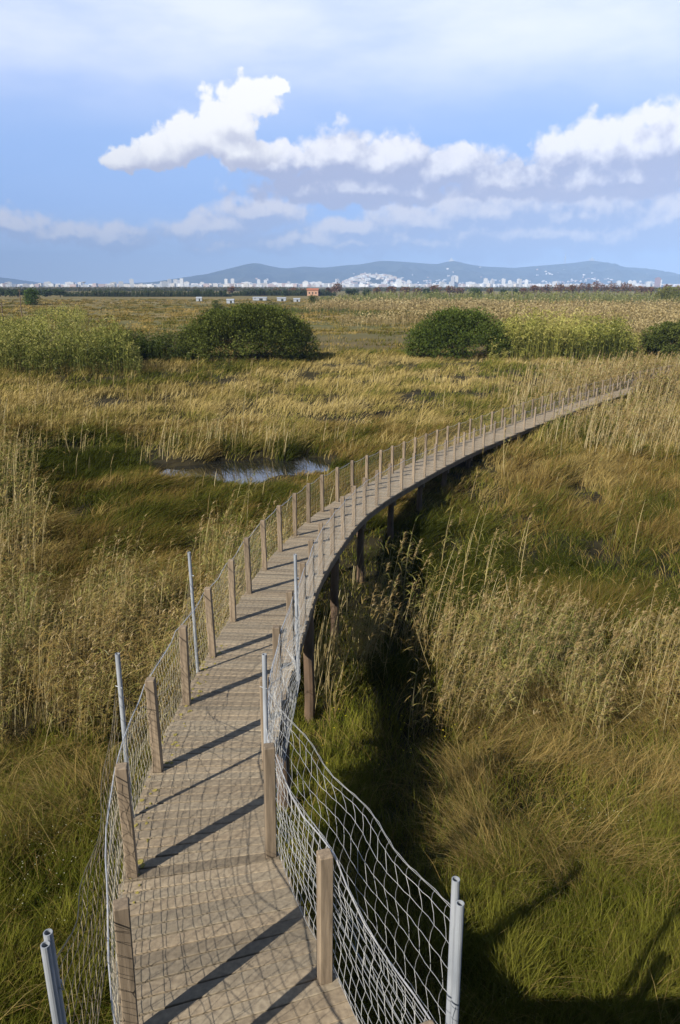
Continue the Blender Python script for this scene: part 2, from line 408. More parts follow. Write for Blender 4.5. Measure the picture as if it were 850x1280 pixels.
# pond water
wm, t, out = nt('pond_water'); p = N(t, 'ShaderNodeBsdfPrincipled'); p.inputs['Base Color'].default_value = (.02, .02, .016, 1); p.inputs['Roughness'].default_value = .04; p.inputs['IOR'].default_value = 1.7
b = N(t, 'ShaderNodeBump', i_Strength=.12, i_Distance=.01); n = N(t, 'ShaderNodeTexNoise', i_Scale=5, i_Detail=3); t.links.new(n.outputs[0], b.inputs['Height']); t.links.new(b.outputs[0], p.inputs['Normal']); t.links.new(p.outputs[0], out.inputs[0])
p.inputs['Specular IOR Level'].default_value = 1.0
mb = MB(); cx, cy, _ = at_z(315, 587, -7.9); n = 40
mb.add([(cx+5.2*math.cos(2*math.pi*k/n), cy+4.3*math.sin(2*math.pi*k/n), -8.0) for k in range(n)], [tuple(range(n))])
w = mb.build('pond_water', wm); w['kind'] = 'structure'

# ------------------------------------------------------------------ grass machinery
def blades(B, D, G, w, col, segs=3, taper=1.0, tipcol=None, side=None):
    """B base, D initial direction*length, G curvature term; returns V,loops,totals,colors"""
    n = len(B)
    ts = np.linspace(0, 1, segs+1)
    if side is None:
        a = RNG.random(n)*2*np.pi; side = np.c_[np.cos(a), np.sin(a), np.zeros(n)]
    P = [B+D*t_+G*t_*t_ for t_ in ts]
    rows = 2*segs+1
    V = np.zeros((n, rows, 3)); C = np.zeros((n, rows, 3)); tc = col if tipcol is None else tipcol
    for k in range(segs):
        ww = (w*(1-ts[k]*.75*taper))[:, None]*.5
        V[:, 2*k] = P[k]-side*ww; V[:, 2*k+1] = P[k]+side*ww
        cc = col*(1-ts[k])+tc*ts[k]; C[:, 2*k] = cc; C[:, 2*k+1] = cc
    V[:, -1] = P[-1]; C[:, -1] = tc
    pat = []; tot = []
    for k in range(segs-1): pat += [2*k, 2*k+1, 2*k+3, 2*k+2]; tot.append(4)
    pat += [2*segs-2, 2*segs-1, 2*segs]; tot.append(3)
    L = (np.arange(n)[:, None]*rows+np.array(pat)[None]).ravel()
    return V.reshape(-1, 3), L, np.tile(tot, n), C.reshape(-1, 3)
class Heap:
    def __init__(s): s.V = []; s.L = []; s.T = []; s.C = []; s.n = 0
    def add(s, r):
        V, L, T, C = r; s.V.append(V); s.L.append(L+s.n); s.T.append(T); s.C.append(C); s.n += len(V)
    def build(s, name, mat, label, cat, kind='stuff', parent=None, group=None):
        V = np.concatenate(s.V); L = np.concatenate(s.L); T = np.concatenate(s.T); C = np.clip(np.concatenate(s.C)*np.array((.78, .77, .63)), 0, 1)
        o = obj(name, np_mesh(name, V, L, np.r_[0, np.cumsum(T)[:-1]], T, C), mat, parent)
        tag(o, label, cat, group, kind); print('HEAP', name, len(T)); return o
def sample(n, d0, d1, half=.62, power=2):
    """ground points, density ~ 1/d^power"""
    u = RNG.random(n)
    if power == 2: d = d0*(d1/d0)**u
    else:
        a = 2-power; d = (d0**a+(d1**a-d0**a)*u)**(1/a)
    x = (RNG.random(n)*2-1)*half*d; y = d
    return x, y
def pal(cols, t):
    cols = np.array(cols, float); t = np.clip(t, 0, .9999)*(len(cols)-1); i = t.astype(int); f = (t-i)[:, None]
    return cols[i]*(1-f)+cols[i+1]*f
def ell(px, py, cx, cy, rx, ry, soft=.35):
    r = np.sqrt(((px-cx)/rx)**2+((py-cy)/ry)**2); return 1-sstep(1-soft, 1+soft, r)
def keep_clear(x, y, z, h, D=.78):
    """blade heights under and beside the deck stay under the boards"""
    pd, pz = path_dist(x, y)
    lim = np.maximum(pz-.22-z, .05)
    pf = pond_f(x, y); bank = (pf < 5) & (y < pond_c[1]-.5)
    h = np.where(bank, h*np.clip(.25+.2*(pf-1), .2, 1), h)
    return np.where(pd < D, np.minimum(h*.5, lim*.5), h), pd
WIND = np.array((.55, .05))

GREEN = [(.05, .085, .018), (.085, .125, .022), (.15, .185, .035)]
LUSH = [(.05, .075, .012), (.13, .155, .022), (.25, .25, .05)]
DRY = [(.25, .17, .06), (.40, .29, .12), (.56, .44, .22)]
BROWN = [(.14, .08, .028), (.24, .15, .055), (.34, .23, .09)]
OLIVE = [(.12, .11, .03), (.22, .19, .055), (.34, .29, .10)]
SEDGE = [(.04, .052, .012), (.075, .095, .02), (.12, .135, .032), (.17, .12, .045), (.24, .18, .075), (.36, .30, .14)]

# region weights from ground position (expressed through the map of the marsh seen from the tower)
def regions(x, y):
    px, py = project(x, y, -7.6+mound(y))
    nz = fbm(x*.25, y*.25, 4)
    nl = fbm(x*.8+7, y*.8+3, 3)
    R = {}
    j = (nz-.5)*120
    px2 = px+j; py2 = py+(nl-.5)*40*np.clip((py-357)/300, 0, 1.5)
    lush = np.maximum.reduce([ell(px2, py2, 30, 1160, 230, 210), ell(px2, py2, 760, 1180, 230, 130), ell(px2, py2, 420, 960, 75, 100), ell(px2, py2, 160, 960, 190, 60),
                              ell(px2, py2, 640, 1120, 110, 60)])
    dry = np.maximum.reduce([ell(px2, py2, 760, 970, 280, 110), ell(px2, py2, 20, 990, 100, 60), ell(px2, py2, 620, 1040, 60, 60)])
    reedL = np.maximum.reduce([ell(px2, py2, 80, 855, 270, 78, .25), ell(px2, py2, 230, 795, 150, 50, .25), ell(px2, py2, 300, 735, 60, 45), ell(px, py, 0, 670, 55, 90)*.6])
    reedR = np.maximum.reduce([ell(px2, py2, 730, 862, 230, 62, .3), ell(px2, py2, 610, 835, 85, 60, .3), ell(px, py, 480, 800, 95, 90)*.28, ell(px, py, 415, 830, 40, 70)*.8])
    R['lush'] = lush; R['dry'] = dry; R['reedL'] = reedL; R['reedR'] = reedR; R['px'] = px; R['py'] = py; R['nz'] = nz; R['nl'] = nl
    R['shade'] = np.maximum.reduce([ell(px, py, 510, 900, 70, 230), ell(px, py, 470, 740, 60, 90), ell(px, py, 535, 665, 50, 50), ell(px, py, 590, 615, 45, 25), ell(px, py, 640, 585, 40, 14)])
    return R

def place_clear(x, y):
    pf = pond_f(x, y); return pf > 1.05

# --- 1: short lush grass and mixed near ground cover
def lush_grass():
    H = Heap(); x, y = sample(480000, 3.0, 30, .66)
    R = regions(x, y); z = terrain(x, y)
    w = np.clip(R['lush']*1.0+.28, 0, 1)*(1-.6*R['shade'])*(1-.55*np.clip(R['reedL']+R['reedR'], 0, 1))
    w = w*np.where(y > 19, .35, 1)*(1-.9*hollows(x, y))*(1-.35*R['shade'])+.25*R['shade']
    k = (RNG.random(len(x)) < w) & place_clear(x, y); x, y, z = x[k], y[k], z[k]; R = {a: b[k] for a, b in R.items()}
    n = len(x); cl = fbm(x*2.6, y*2.6, 2); h = RNG.uniform(.12, .40, n)*(.35+1.5*cl); h, pd = keep_clear(x, y, z, h)
    a = RNG.random(n)*2*np.pi; l = RNG.uniform(.1, .55, n)
    D = np.c_[np.cos(a)*l*h*.5+WIND[0]*h*.15, np.sin(a)*l*h*.5, h*1.05]; G = np.c_[np.cos(a)*l*h, np.sin(a)*l*h, -h*.35*l]
    wd = np.maximum(.007, y*.00105)*RNG.uniform(.7, 1.4, n)
    t = np.clip(.5*RNG.random(n)+1.5*(cl-.4)+.3, 0, 1)
    col = pal(LUSH, t); dr = (RNG.random(n) < (.10+.35*(1-R['lush'])))
    col[dr] = pal(OLIVE, RNG.random(dr.sum()))
    col *= RNG.uniform(.8, 1.15, n)[:, None]
    H.add(blades(np.c_[x, y, z-.02], D, G, wd, col, 3, 1))
    return H.build('lush_grass', M['grass'], 'short bright green grass in the near marsh beside and under the ramp', 'grass')
lush_grass()

def flowers(name, label, cx, cy, rx, ry, n, col, size, hh):
    px = cx+RNG.uniform(-1, 1, n)*rx; py = cy+RNG.uniform(-1, 1, n)*ry; P = []
    for a, b in zip(px, py):
        x, y, _ = at_z(a, b, -6.9 if b > 1000 else -7.3); z = float(terrain(np.array([x]), np.array([y]))[0]); P.append((x, y, z+hh*RNG.uniform(.7, 1.15)))
    P = np.repeat(np.array(P), 5, 0); a = np.tile(np.arange(5)*2*np.pi/5, n)
    D = np.c_[np.cos(a)*size, np.sin(a)*size, 0*a+size*.3]; H = Heap(); H.add(blades(P, D, 0*P, np.full(len(P), size*1.1), np.tile(col, (len(P), 1)), 2, .3, side=np.c_[-np.sin(a), np.cos(a), 0*a]))
    H.build(name, M['grass'], label, 'flowers')
flowers('white_flowers', 'tiny white flowers dotted through the lush grass at the lower left', 60, 1150, 70, 110, 80, (.75, .75, .68), .0065, .34)
flowers('yellow_flowers', 'small yellow flowers in the grass under the bend of the boardwalk', 500, 930, 110, 60, 40, (.7, .6, .04), .016, .42)
flowers('pale_flowers', 'cluster of pale little flowers beyond the right end of the mesh fence', 750, 1065, 40, 30, 24, (.65, .66, .58), .007, .38)
# --- 2: long dry grass
def dry_grass():
    H = Heap(); x, y = sample(250000, 4.5, 26, .64); R = regions(x, y)
    nd = fbm(x*1.1+3, y*1.1, 3)
    w = R['dry']*np.clip((nd-.28)*3.2, .12, 1)*1.0+.06
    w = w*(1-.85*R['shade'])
    k = (RNG.random(len(x)) < w) & place_clear(x, y); x, y = x[k], y[k]; R = {a: b[k] for a, b in R.items()}; nd = nd[k]; z = terrain(x, y)
    n = len(x); h = RNG.uniform(.35, .95, n)*(.55+.8*nd); h, pd = keep_clear(x, y, z, h)
    # leaning swirls shared by neighbours
    th = fbm(x*.55+30, y*.55, 3)*9+RNG.normal(0, .9, n); l = RNG.uniform(.3, 1.1, n)
    D = np.c_[np.cos(th)*l*h*.35, np.sin(th)*l*h*.35, h]; G = np.c_[np.cos(th)*l*h*.8, np.sin(th)*l*h*.8, -h*.5*l]
    wd = np.maximum(.004, y*.00085)*RNG.uniform(.6, 1.3, n)
    col = pal(DRY, .85*RNG.random(n)+.2*(nd-.4)); g = RNG.random(n) < .16; col[g] = pal(GREEN, RNG.random(g.sum()))
    H.add(blades(np.c_[x, y, z-.02], D, G, wd, col, 3, .9))
    return H.build('dry_grass', M['grass'], 'long straw coloured grass lying in swirls beyond the wire fence', 'grass')
dry_grass()

# --- 3: sedge hummocks (soft, wind combed)
def hummocks(name, label, n0, d0, d1, blade0, regionf, cols, hh=(.5, 1.0), rad=(.35, .8), windk=1.0, segs=3, wmin=.006, wk=.00085, half=.64, power=2, cshift=0.0, mat='grass', upright=0):
    x, y = sample(n0, d0, d1, half, power); R = regions(x, y); w = regionf(x, y, R)
    k = (RNG.random(len(x)) < w) & (pond_f(x, y) > 1.15); x, y = x[k], y[k]
    n = len(x); nb = blade0; rc = RNG.uniform(rad[0], rad[1], n); hc = RNG.uniform(hh[0], hh[1], n)*(.5+1.0*fbm(x*.45, y*.45, 2))
    ct = np.clip((fbm(x*.16+50, y*.11, 3)-.5)*1.7+(fbm(x*.7, y*.5+70, 2)-.5)*1.1+.47+RNG.normal(0, .2, n)+cshift, 0, 1)
    wa = (fbm(x*.06+9, y*.06+4, 2)-.5)*3.0
    H = Heap(); N_ = n*nb; i = np.repeat(np.arange(n), nb)
    a = RNG.random(N_)*2*np.pi; r = np.sqrt(RNG.random(N_))*rc[i]
    bx = x[i]+np.cos(a)*r; by = y[i]+np.sin(a)*r; bz = terrain(bx, by)
    pf = pond_f(bx, by) > 1.0
    h = hc[i]*(1-.45*(r/rc[i])**2)*RNG.uniform(.65, 1.15, N_); h, pd = keep_clear(bx, by, bz, h)
    out = .25+.75*(r/rc[i]); lx = np.cos(a)*out*.55*(1-upright)+windk*np.cos(wa[i])*.75+RNG.normal(0, .24, N_); ly = np.sin(a)*out*.55*(1-upright)+windk*np.sin(wa[i])*.75+RNG.normal(0, .24, N_)
    D = np.c_[lx*h*.35, ly*h*.35, h*.95]; G = np.c_[lx*h*.75, ly*h*.75, -h*.45*np.clip(np.hypot(lx, ly), 0, 1)]
    wd = np.maximum(wmin, by*wk)*RNG.uniform(.6, 1.35, N_)
    col = pal(cols, np.clip(ct[i]+RNG.normal(0, .11, N_), 0, 1))*RNG.uniform(.78, 1.2, N_)[:, None]
    tip = col*np.array((1.25, 1.12, 1.0))
    m = pf
    H.add(blades(np.c_[bx, by, bz-.03][m], D[m], G[m], wd[m], col[m], segs, .9, tip[m]))
    return H.build(name, M[mat], label, 'marsh grass')
def rg_mid(x, y, R):
    w = np.clip(1-.85*np.clip(R['reedL'], 0, 1)-.6*np.clip(R['reedR'], 0, 1)-R['lush']-.8*R['dry'], 0, 1)
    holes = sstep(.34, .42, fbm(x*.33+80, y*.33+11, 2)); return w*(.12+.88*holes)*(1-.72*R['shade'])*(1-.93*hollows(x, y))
hummocks('sedge', 'soft windblown green and brown sedge hummocks around the pond', 8200, 12, 42, 80, rg_mid, SEDGE, (.35, 1.15), (.25, .7))
def rg_back(x, y, R):
    holes = sstep(.30, .38, fbm(x*.2+8, y*.2+31, 2)); return (.25+.75*holes)*(1-.9*hollows(x, y))
hummocks('meadow_grass', 'tall tan and green marsh grass between the pond and the big shrubs', 5200, 34, 92, 48,
         rg_back, [(.09, .115, .025), (.20, .21, .055), (.33, .28, .11), (.42, .345, .16), (.52, .44, .24)], (.4, 1.25), (.5, 1.5), .8, 2, cshift=.08, power=1.6, upright=.4)
def rg_far(x, y, R): return sstep(.3, .5, fbm(x*.03, y*.06, 3))*.8+.2
hummocks('far_meadow', 'low brownish salt meadow of the open plain behind the shrubs', 11000, 86, 460, 26,
         rg_far, [(.09, .105, .025), (.2, .18, .055), (.30, .235, .085), (.42, .33, .15)], (.35, .9), (.8, 2.6), .4, 2, power=1.4, cshift=0.05, wk=.0010)

# --- 4: reeds
def reeds(name, label, x, y, hmin, hmax, tone=0.0, leaves=8, plume=10, lean=.1, wk=.0009, dens_dead=.3, cat='reed bed'):
    n = len(x)
    if n == 0: return
    z = terrain(x, y); h = RNG.uniform(hmin, hmax, n)*(.5+1.0*fbm(x*1.1, y*1.1, 2)); pd, pz = path_dist(x, y)
    low = (pd < .85) | ((pond_f(x, y) < 12) & (y < pond_c[1])); h = np.where(low, np.minimum(h, np.maximum(pz-.3-z, .05)), h)
    a = RNG.random(n)*2*np.pi; l = np.abs(RNG.normal(0, lean, n)); l = np.where(RNG.random(n) < .04, l+.5, l)
    D = np.c_[np.cos(a)*l*h+.04*h, np.sin(a)*l*h, h]; G = np.c_[.10*h+0*a, .02*h, -.04*h]
    B = np.c_[x, y, z-.03]; wd = np.maximum(.009, y*wk)
    dead = RNG.random(n) < dens_dead
    sc = pal([(.30, .22, .11), (.46, .37, .21), (.58, .50, .34)], RNG.random(n)); sc[dead] *= (1.0, .98, 1.0)
    H = Heap(); H.add(blades(B, D, G, wd, sc, 4, .45))
    # leaves: alternate, arching out and down wind
    i = np.repeat(np.arange(n), leaves); m = len(i); t = RNG.uniform(.28, 1.0, m)
    P = B[i]+D[i]*t[:, None]+G[i]*(t*t)[:, None]
    aa = RNG.normal(.2, 1.5, m)+(RNG.random(m) < .3)*3.1; L = RNG.uniform(.16, .42, m)*np.clip(h[i]/1.8, .4, 1.2)
    D2 = np.c_[np.cos(aa)*L*.75, np.sin(aa)*L*.75, L*RNG.uniform(.35, .9, m)]; G2 = np.c_[np.cos(aa)*L*.2, np.sin(aa)*L*.2, -L*RNG.uniform(.4, 1.1, m)]
    gz_ = np.clip(fbm(x*.5+tone*3, y*.5, 3)[i]*1.3-.35+RNG.normal(0, .22, m)+tone+.25*(t-.5), 0, 1)
    lc = pal([(.34, .23, .085), (.40, .31, .12), (.36, .33, .11), (.20, .22, .055), (.13, .17, .04)], gz_)*RNG.uniform(.8, 1.2, m)[:, None]
    keep = ~(low[i])
    H.add(blades(P[keep], D2[keep], G2[keep], (np.maximum(.02, y*.0014)[i]*RNG.uniform(.6, 1.2, m))[keep], lc[keep], 3, 1))
    # plume
    hp = (RNG.random(n) < .62) & ~low; j = np.repeat(np.where(hp)[0], plume); m = len(j)
    if m:
        t = RNG.uniform(.88, 1.06, m); P = B[j]+D[j]*t[:, None]+G[j]*(t*t)[:, None]
        aa = RNG.normal(.1, 1.1, m); L = RNG.uniform(.06, .15, m)
        D2 = np.c_[np.cos(aa)*L*.6, np.sin(aa)*L*.6, L]; G2 = np.c_[L*.5, 0*L, -L*.5]
        pc = pal([(.26, .17, .08), (.38, .28, .14), (.46, .36, .20)], RNG.random(m))
        H.add(blades(P, D2, G2, np.maximum(.014, y*.0011)[j], pc, 2, .8))
    return H.build(name, M['reed'], label, cat)
def pick(n, d0, d1, f, half=.64, power=2):
    x, y = sample(n, d0, d1, half, power); R = regions(x, y); k = (RNG.random(n) < f(x, y, R)) & (pond_f(x, y) > 1.1); return x[k], y[k]
x, y = pick(26000, 9, 34, lambda x, y, R: (1-.85*hollows(x, y))*R['reedL']*np.clip((fbm(x*1.4+3, y*1.4, 2)-.36)*6, .05, 1.3)*(x < 0))
reeds('reed_bed', 'dense golden reed bed to the left of the boardwalk', x, y, 1.2, 2.1, .14, leaves=11)
x, y = pick(26000, 9, 30, lambda x, y, R: R['reedR']*np.clip((fbm(x*1.4+13, y*1.4, 2)-.37)*6, .04, 1.3)*(path_dist(x, y)[0] > .3)*.75)
reeds('reed_fringe', 'belt of dry standing reeds crossing the marsh right of the boardwalk', x, y, .75, 1.6, .02, lean=.2, leaves=11)
x, y = pick(1400, 14, 40, lambda x, y, R: (ell(R['px'], R['py'], 560, 760, 90, 70)+.05+.6*ell(R['px'], R['py'], 330, 670, 90, 40))*.5)
reeds('tall_reeds', 'scattered tall leafy reed stalks rising above the sedge', x, y, 1.7, 2.5, .25, leaves=14, plume=16, lean=.12)
x, y = pick(22000, 26, 75, lambda x, y, R: np.clip(ell(R['px'], R['py'], 830, 510, 190, 60)*1.0+ell(R['px'], R['py'], 40, 540, 190, 50)*.05+ell(R['px'], R['py'], 320, 562, 110, 12)*.6+.02, 0, 1)*(path_dist(x, y)[0] > 1.5))
reeds('pale_reeds', 'pale thin reeds closing over the far end of the boardwalk and behind the pond', x, y, .9, 1.7, .0, leaves=5, plume=7)

n_ = 2600; sx = s_of_y(51.5)+RNG.random(n_)*14; of = np.abs(RNG.normal(0, 2.2, n_))+.85; sg = np.where(RNG.random(n_) < .7, 1, -1)
q_ = path(np.minimum(sx, ARC[-1]-.5), of*sg); reeds('closing_reeds', 'thick pale reeds closing in on the far end of the boardwalk', np.array(q_[0]), np.array(q_[1]), 1.2, 1.9, .05, leaves=6, plume=8)
# --- 5: far stands
def stand(name, label, polys, n, hmin, hmax, cols, wk=.0009, leaves=6, cat='cane stand', droop=.9):
    """polys: (px0, px1, y0, y1, envelope)"""
    H = Heap()
    for (a0, a1, y0, y1) in polys:
        m = int(n); u = RNG.random(m); y = RNG.uniform(y0, y1, m); X = (a0+(a1-a0)*u-425)/965*y; z = terrain(X, y)
        edge = np.clip(np.minimum(u, 1-u)*7, .25, 1)**.5
        h = RNG.uniform(hmin, hmax, m)*(.45+1.0*fbm(X*.8, y*.5, 3))*edge
        gap = fbm(X*1.1+9, y*.6, 2) < .40; h = np.where(gap, h*.35, h)
        l = np.abs(RNG.normal(0, .1, m)); a = RNG.random(m)*6.28
        D = np.c_[np.cos(a)*l*h, np.sin(a)*l*h, h]; G = np.c_[.08*h, 0*h, -.03*h]; B = np.c_[X, y, z]
        tt = np.clip(fbm(X*.2, y*.2, 3)*1.2-.1+RNG.normal(0, .15, m), 0, 1)
        c0 = pal(cols, tt); H.add(blades(B, D, G, np.maximum(.02, y*.00045), c0*.75, 2, .5))
        i = np.repeat(np.arange(m), leaves); t = RNG.random(len(i))**.6*.85+.15; P = B[i]+D[i]*t[:, None]+G[i]*(t*t)[:, None]
        L = RNG.uniform(.4, 1.0, len(i))*np.clip(h[i]/3, .3, 1); aa = RNG.random(len(i))*6.28
        D2 = np.c_[np.cos(aa)*L*.7, np.sin(aa)*L*.7, L*.8]; G2 = np.c_[.1*L, 0*L, -L*droop]
        lc = pal(cols, np.clip(tt[i]+RNG.normal(0, .18, len(i))+.95*(t-.68), 0, 1))
        H.add(blades(P, D2, G2, (y*wk*1.4)[i]*RNG.uniform(.6, 1.5, len(i)), lc, 2, .8))
    return H.build(name, M['reed'], label, cat)
CANE = [(.07, .09, .02), (.20, .23, .05), (.40, .40, .10), (.60, .55, .20)]
stand('cane_stand', 'yellow green giant cane right of the second large shrub', [(612, 800, 79, 90)], 2200, 3.0, 5.2, CANE, leaves=9)
stand('cane_stand', 'giant cane standing at the left edge of the marsh beside the round shrub', [(-60, 170, 66, 84)], 2300, 2.8, 4.8, [(.06, .09, .02), (.14, .17, .035), (.28, .29, .08), (.40, .38, .14)], leaves=9)
stand('cane_stand', 'low dark olive cane thicket filling the gap to the large left shrub', [(130, 235, 78, 86)], 1000, 1.8, 3.2, [(.04, .06, .014), (.07, .10, .02), (.13, .15, .035)], leaves=8)
PALE = [(.30, .22, .10), (.45, .35, .19), (.58, .48, .30)]
stand('far_reed_belt', 'broad belt of pale straw coloured reeds across the plain', [(425, 900, 150, 190), (520, 920, 190, 300), (380, 640, 240, 330), (780, 900, 95, 130)], 4200, 2.0, 3.2, PALE, leaves=3, cat='reed belt', droop=.4)
stand('far_cane_belt', 'pale green cane belt in front of the red brown trees', [(400, 900, 330, 460)], 4200, 3.5, 5.5, [(.14, .17, .05), (.22, .25, .08), (.32, .33, .13)], leaves=3, cat='cane belt', droop=.4)
stand('olive_reed_patch', 'yellow green reed patch on the plain below the wooden pole', [(40, 108, 140, 230), (-20, 60, 110, 150)], 900, 1.2, 2.6, CANE, leaves=4, cat='reed patch')
stand('scrub_mound', 'low dark green scrub in a long mound on the plain', [(250, 460, 215, 255), (262, 300, 205, 215), (440, 560, 190, 210)], 1500, .7, 1.5, [(.06, .08, .02), (.10, .13, .03), (.16, .18, .05)], leaves=4, cat='scrub')

# ------------------------------------------------------------------ shrubs and trees
def shrub(name, label, px0, px1, pytop, pybase, depth, cols, nlump=60, nleaf=26000, leaf=.16, cat='shrub', group=None, trunks=5, zb=-7.7):
    y = depth; cx = ((px0+px1)/2-425)/965*y; hw = (px1-px0)/2/965*y*1.0
    top = at_y((px0+px1)/2, pytop, y)[2]; h = top-zb
    root = empty(name, (cx, y, zb)); tag(root, label, cat, group)
    L = []
    for k in range(nlump):
        a = RNG.uniform(0, 6.28); r = math.sqrt(RNG.random()); e = math.sqrt(max(0, 1-r*r*r*.9))
        zz = h*e*(RNG.uniform(.30, .88) if k % 5 < 3 else RNG.uniform(.76, .86))
        L.append((math.cos(a)*r*hw*.86, math.sin(a)*r*hw*.6, max(zz, h*.12), RNG.uniform(.14, .23)*h*1.05))
    L = np.array(L); i = RNG.integers(0, nlump, nleaf)
    v = RNG.normal(0, 1, (nleaf, 3)); v /= np.linalg.norm(v, axis=1)[:, None]; rr_ = L[i, 3]*RNG.uniform(.70, 1.08, nleaf)*np.where(RNG.random(nleaf) < .12, 1.28, 1)
    P = L[i, :3]+v*rr_[:, None]*np.array((1.25, 1.2, 1.0)); k = P[:, 2] > .05; P = P[k]; v = v[k]; i = i[k]; n = len(P)
    dr = v*.7+RNG.normal(0, .5, (n, 3)); dr[:, 2] += .35; dr /= np.linalg.norm(dr, axis=1)[:, None]
    ln_ = leaf*RNG.uniform(.7, 1.5, n); tt = np.clip(.4+RNG.normal(0, .18, n)+(RNG.random(nlump)[i]-.5)*.5, 0, 1)
    H = Heap(); H.add(blades(P, dr*ln_[:, None], np.c_[0*ln_, 0*ln_, -.2*ln_], ln_*.62, pal(cols, tt), 2, .6))
    V = np.concatenate(H.V); T = np.concatenate(H.T); o = obj('foliage', np_mesh('foliage', V, np.concatenate(H.L), np.r_[0, np.cumsum(T)[:-1]], T, np.clip(np.concatenate(H.C), 0, 1)), M['leaf'], root)
    mb = MB()
    for k in range(trunks):
        l = L[RNG.integers(0, nlump)]; mb.tube([(l[0]*.15, l[1]*.15, -.2), (l[0]*.5, l[1]*.5, l[2]*.55), tuple(l[:3])], [.10, .07, .03], 6)
    mb.build('trunk', M['trunk'], root); return root
BUSH = [(.04, .055, .014), (.085, .105, .024), (.14, .165, .04), (.23, .25, .07)]
shrub('shrub', 'large dark green rounded shrub in the left middle distance', 218, 401, 381, 452, 82, BUSH, 150, 74000, .17)
shrub('shrub', 'large olive green shrub touching the cane stand on the right', 510, 642, 388, 450, 83, [(.05, .075, .015), (.085, .12, .024), (.13, .17, .036), (.18, .21, .05)], 90, 48000, .17)
shrub('shrub', 'dark shrub cut off by the right border beyond the cane', 799, 900, 402, 440, 84, BUSH, 60, 26000, .17)
shrub('shrub', 'green bush growing inside the cane at the far left', 118, 192, 424, 456, 80, [(.04, .06, .014), (.07, .10, .02), (.11, .14, .03)], 40, 16000, .16)
shrub('small_bush', 'round bright green bush beside the wooden pole on the plain', 31, 51, 361, 377, 320, [(.05, .09, .02), (.09, .14, .03), (.13, .19, .04)], 26, 2600, .5, 'bush')
shrub('small_bush', 'dark little bush on the left tip of the scrub mound', 262, 280, 375, 384, 235, BUSH, 14, 1200, .3, 'bush')
shrub('small_bush', 'yellow green bush at the right border under the brown trees', 815, 868, 357, 376, 330, [(.12, .14, .03), (.2, .21, .05), (.28, .26, .07)], 34, 4500, .45, 'bush')
shrub('small_bush', 'green bush standing alone before the pale reed belt', 585, 601, 360, 371, 420, [(.05, .09, .02), (.09, .13, .03)], 20, 1500, .5, 'bush')
shrub('small_bush', 'low rounded green bush left of the pair on the plain', 533, 560, 362, 370, 430, [(.07, .11, .02), (.11, .15, .03)], 20, 1500, .5, 'bush')
shrub('small_bush', 'small bush beside the orange farmhouse', 385, 397, 368, 380, 300, BUSH, 14, 900, .4, 'bush')

def far_tree(label, px, pytop, dist, wpx, cols, group, seed=0):
    zb = -7.7; y = dist; cx = (px-425)/969*y; h = at_y(px, pytop, y)[2]-zb; w_ = wpx/969*y/2
    root = empty('tree', (cx, y, zb)); tag(root, label, 'tree', group)
    nl = 16; n = 900; L = np.c_[RNG.uniform(-.75, .75, nl)*w_, RNG.uniform(-.75, .75, nl)*w_, RNG.uniform(.42, .84, nl)*h]; R_ = RNG.uniform(.2, .34, nl)*min(w_*1.3, h)
    L[:, 2] -= h*.25*(np.abs(L[:, 0])/w_)**2
    i = RNG.integers(0, nl, n); v = RNG.normal(0, 1, (n, 3)); v /= np.linalg.norm(v, axis=1)[:, None]
    P = L[i]+v*(R_[i]*RNG.uniform(.5, 1.15, n))[:, None]; dr = v+RNG.normal(0, .5, (n, 3)); ln_ = RNG.uniform(.5, 1.1, n)*dist/650
    H = Heap(); H.add(blades(P, dr*ln_[:, None]*.7, 0*P, ln_, pal(cols, RNG.random(n)), 2, .5))
    V = np.concatenate(H.V); T = np.concatenate(H.T); obj('crown', np_mesh('crown', V, np.concatenate(H.L), np.r_[0, np.cumsum(T)[:-1]], T, np.concatenate(H.C)), M['farleaf'], root)
    mb = MB(); mb.tube([(0, 0, -.3), (.1, 0, h*.35), (-.1, .1, h*.7)], [.35, .26, .1], 6)
    for q in range(4):
        l = L[q]; mb.tube([(0, 0, h*.3), (l[0]*.5, l[1]*.5, (h*.3+l[2])/2), tuple(l)], [.18, .1, .04], 4)
    mb.build('trunk', M['trunk'], root)
RB = [(.10, .055, .035), (.17, .095, .06), (.24, .14, .09)]; DG = [(.03, .05, .02), (.055, .08, .03), (.08, .11, .04)]
r = random.Random(2)
for px, pt_, w_ in [(668, 357, 14), (682, 355, 17), (700, 354, 18), (716, 356, 16), (730, 353, 18), (748, 352, 20), (765, 354, 18), (782, 353, 20), (800, 357, 14), (832, 355, 15), (846, 357, 12), (655, 360, 10), (812, 359, 12)]:
    far_tree('red brown autumn tree in the row before the right part of the city', px, pt_, r.uniform(560, 640), w_, RB, 'red brown trees on the right horizon')
for px, pt_, w_ in [(545, 356, 15), (562, 357, 14), (575, 359, 10), (421, 354, 13), (411, 359, 9), (489, 358, 12), (507, 359, 14), (522, 360, 12), (471, 359, 10), (612, 360, 9), (290, 358, 9), (365, 360, 12), (380, 361, 10), (347, 361, 12)]:
    far_tree('small brown tree scattered along the middle of the horizon', px, pt_, r.uniform(600, 690), w_, RB, 'brown trees in the middle of the horizon')
for px, pt_, w_ in [(0, 362, 14), (12, 361, 13), (22, 362, 12), (58, 363, 12), (75, 362, 14), (278, 362, 9), (327, 361, 9), (436, 361, 9), (458, 360, 10), (533, 361, 9), (645, 361, 8), (355, 364, 7), (262, 362, 10), (246, 362, 10), (444, 361, 12), (598, 362, 9), (630, 362, 10)]:
    far_tree('small dark green tree on the far edge of the plain', px, pt_, r.uniform(520, 600), w_, DG, 'dark green trees at the edge of the plain')
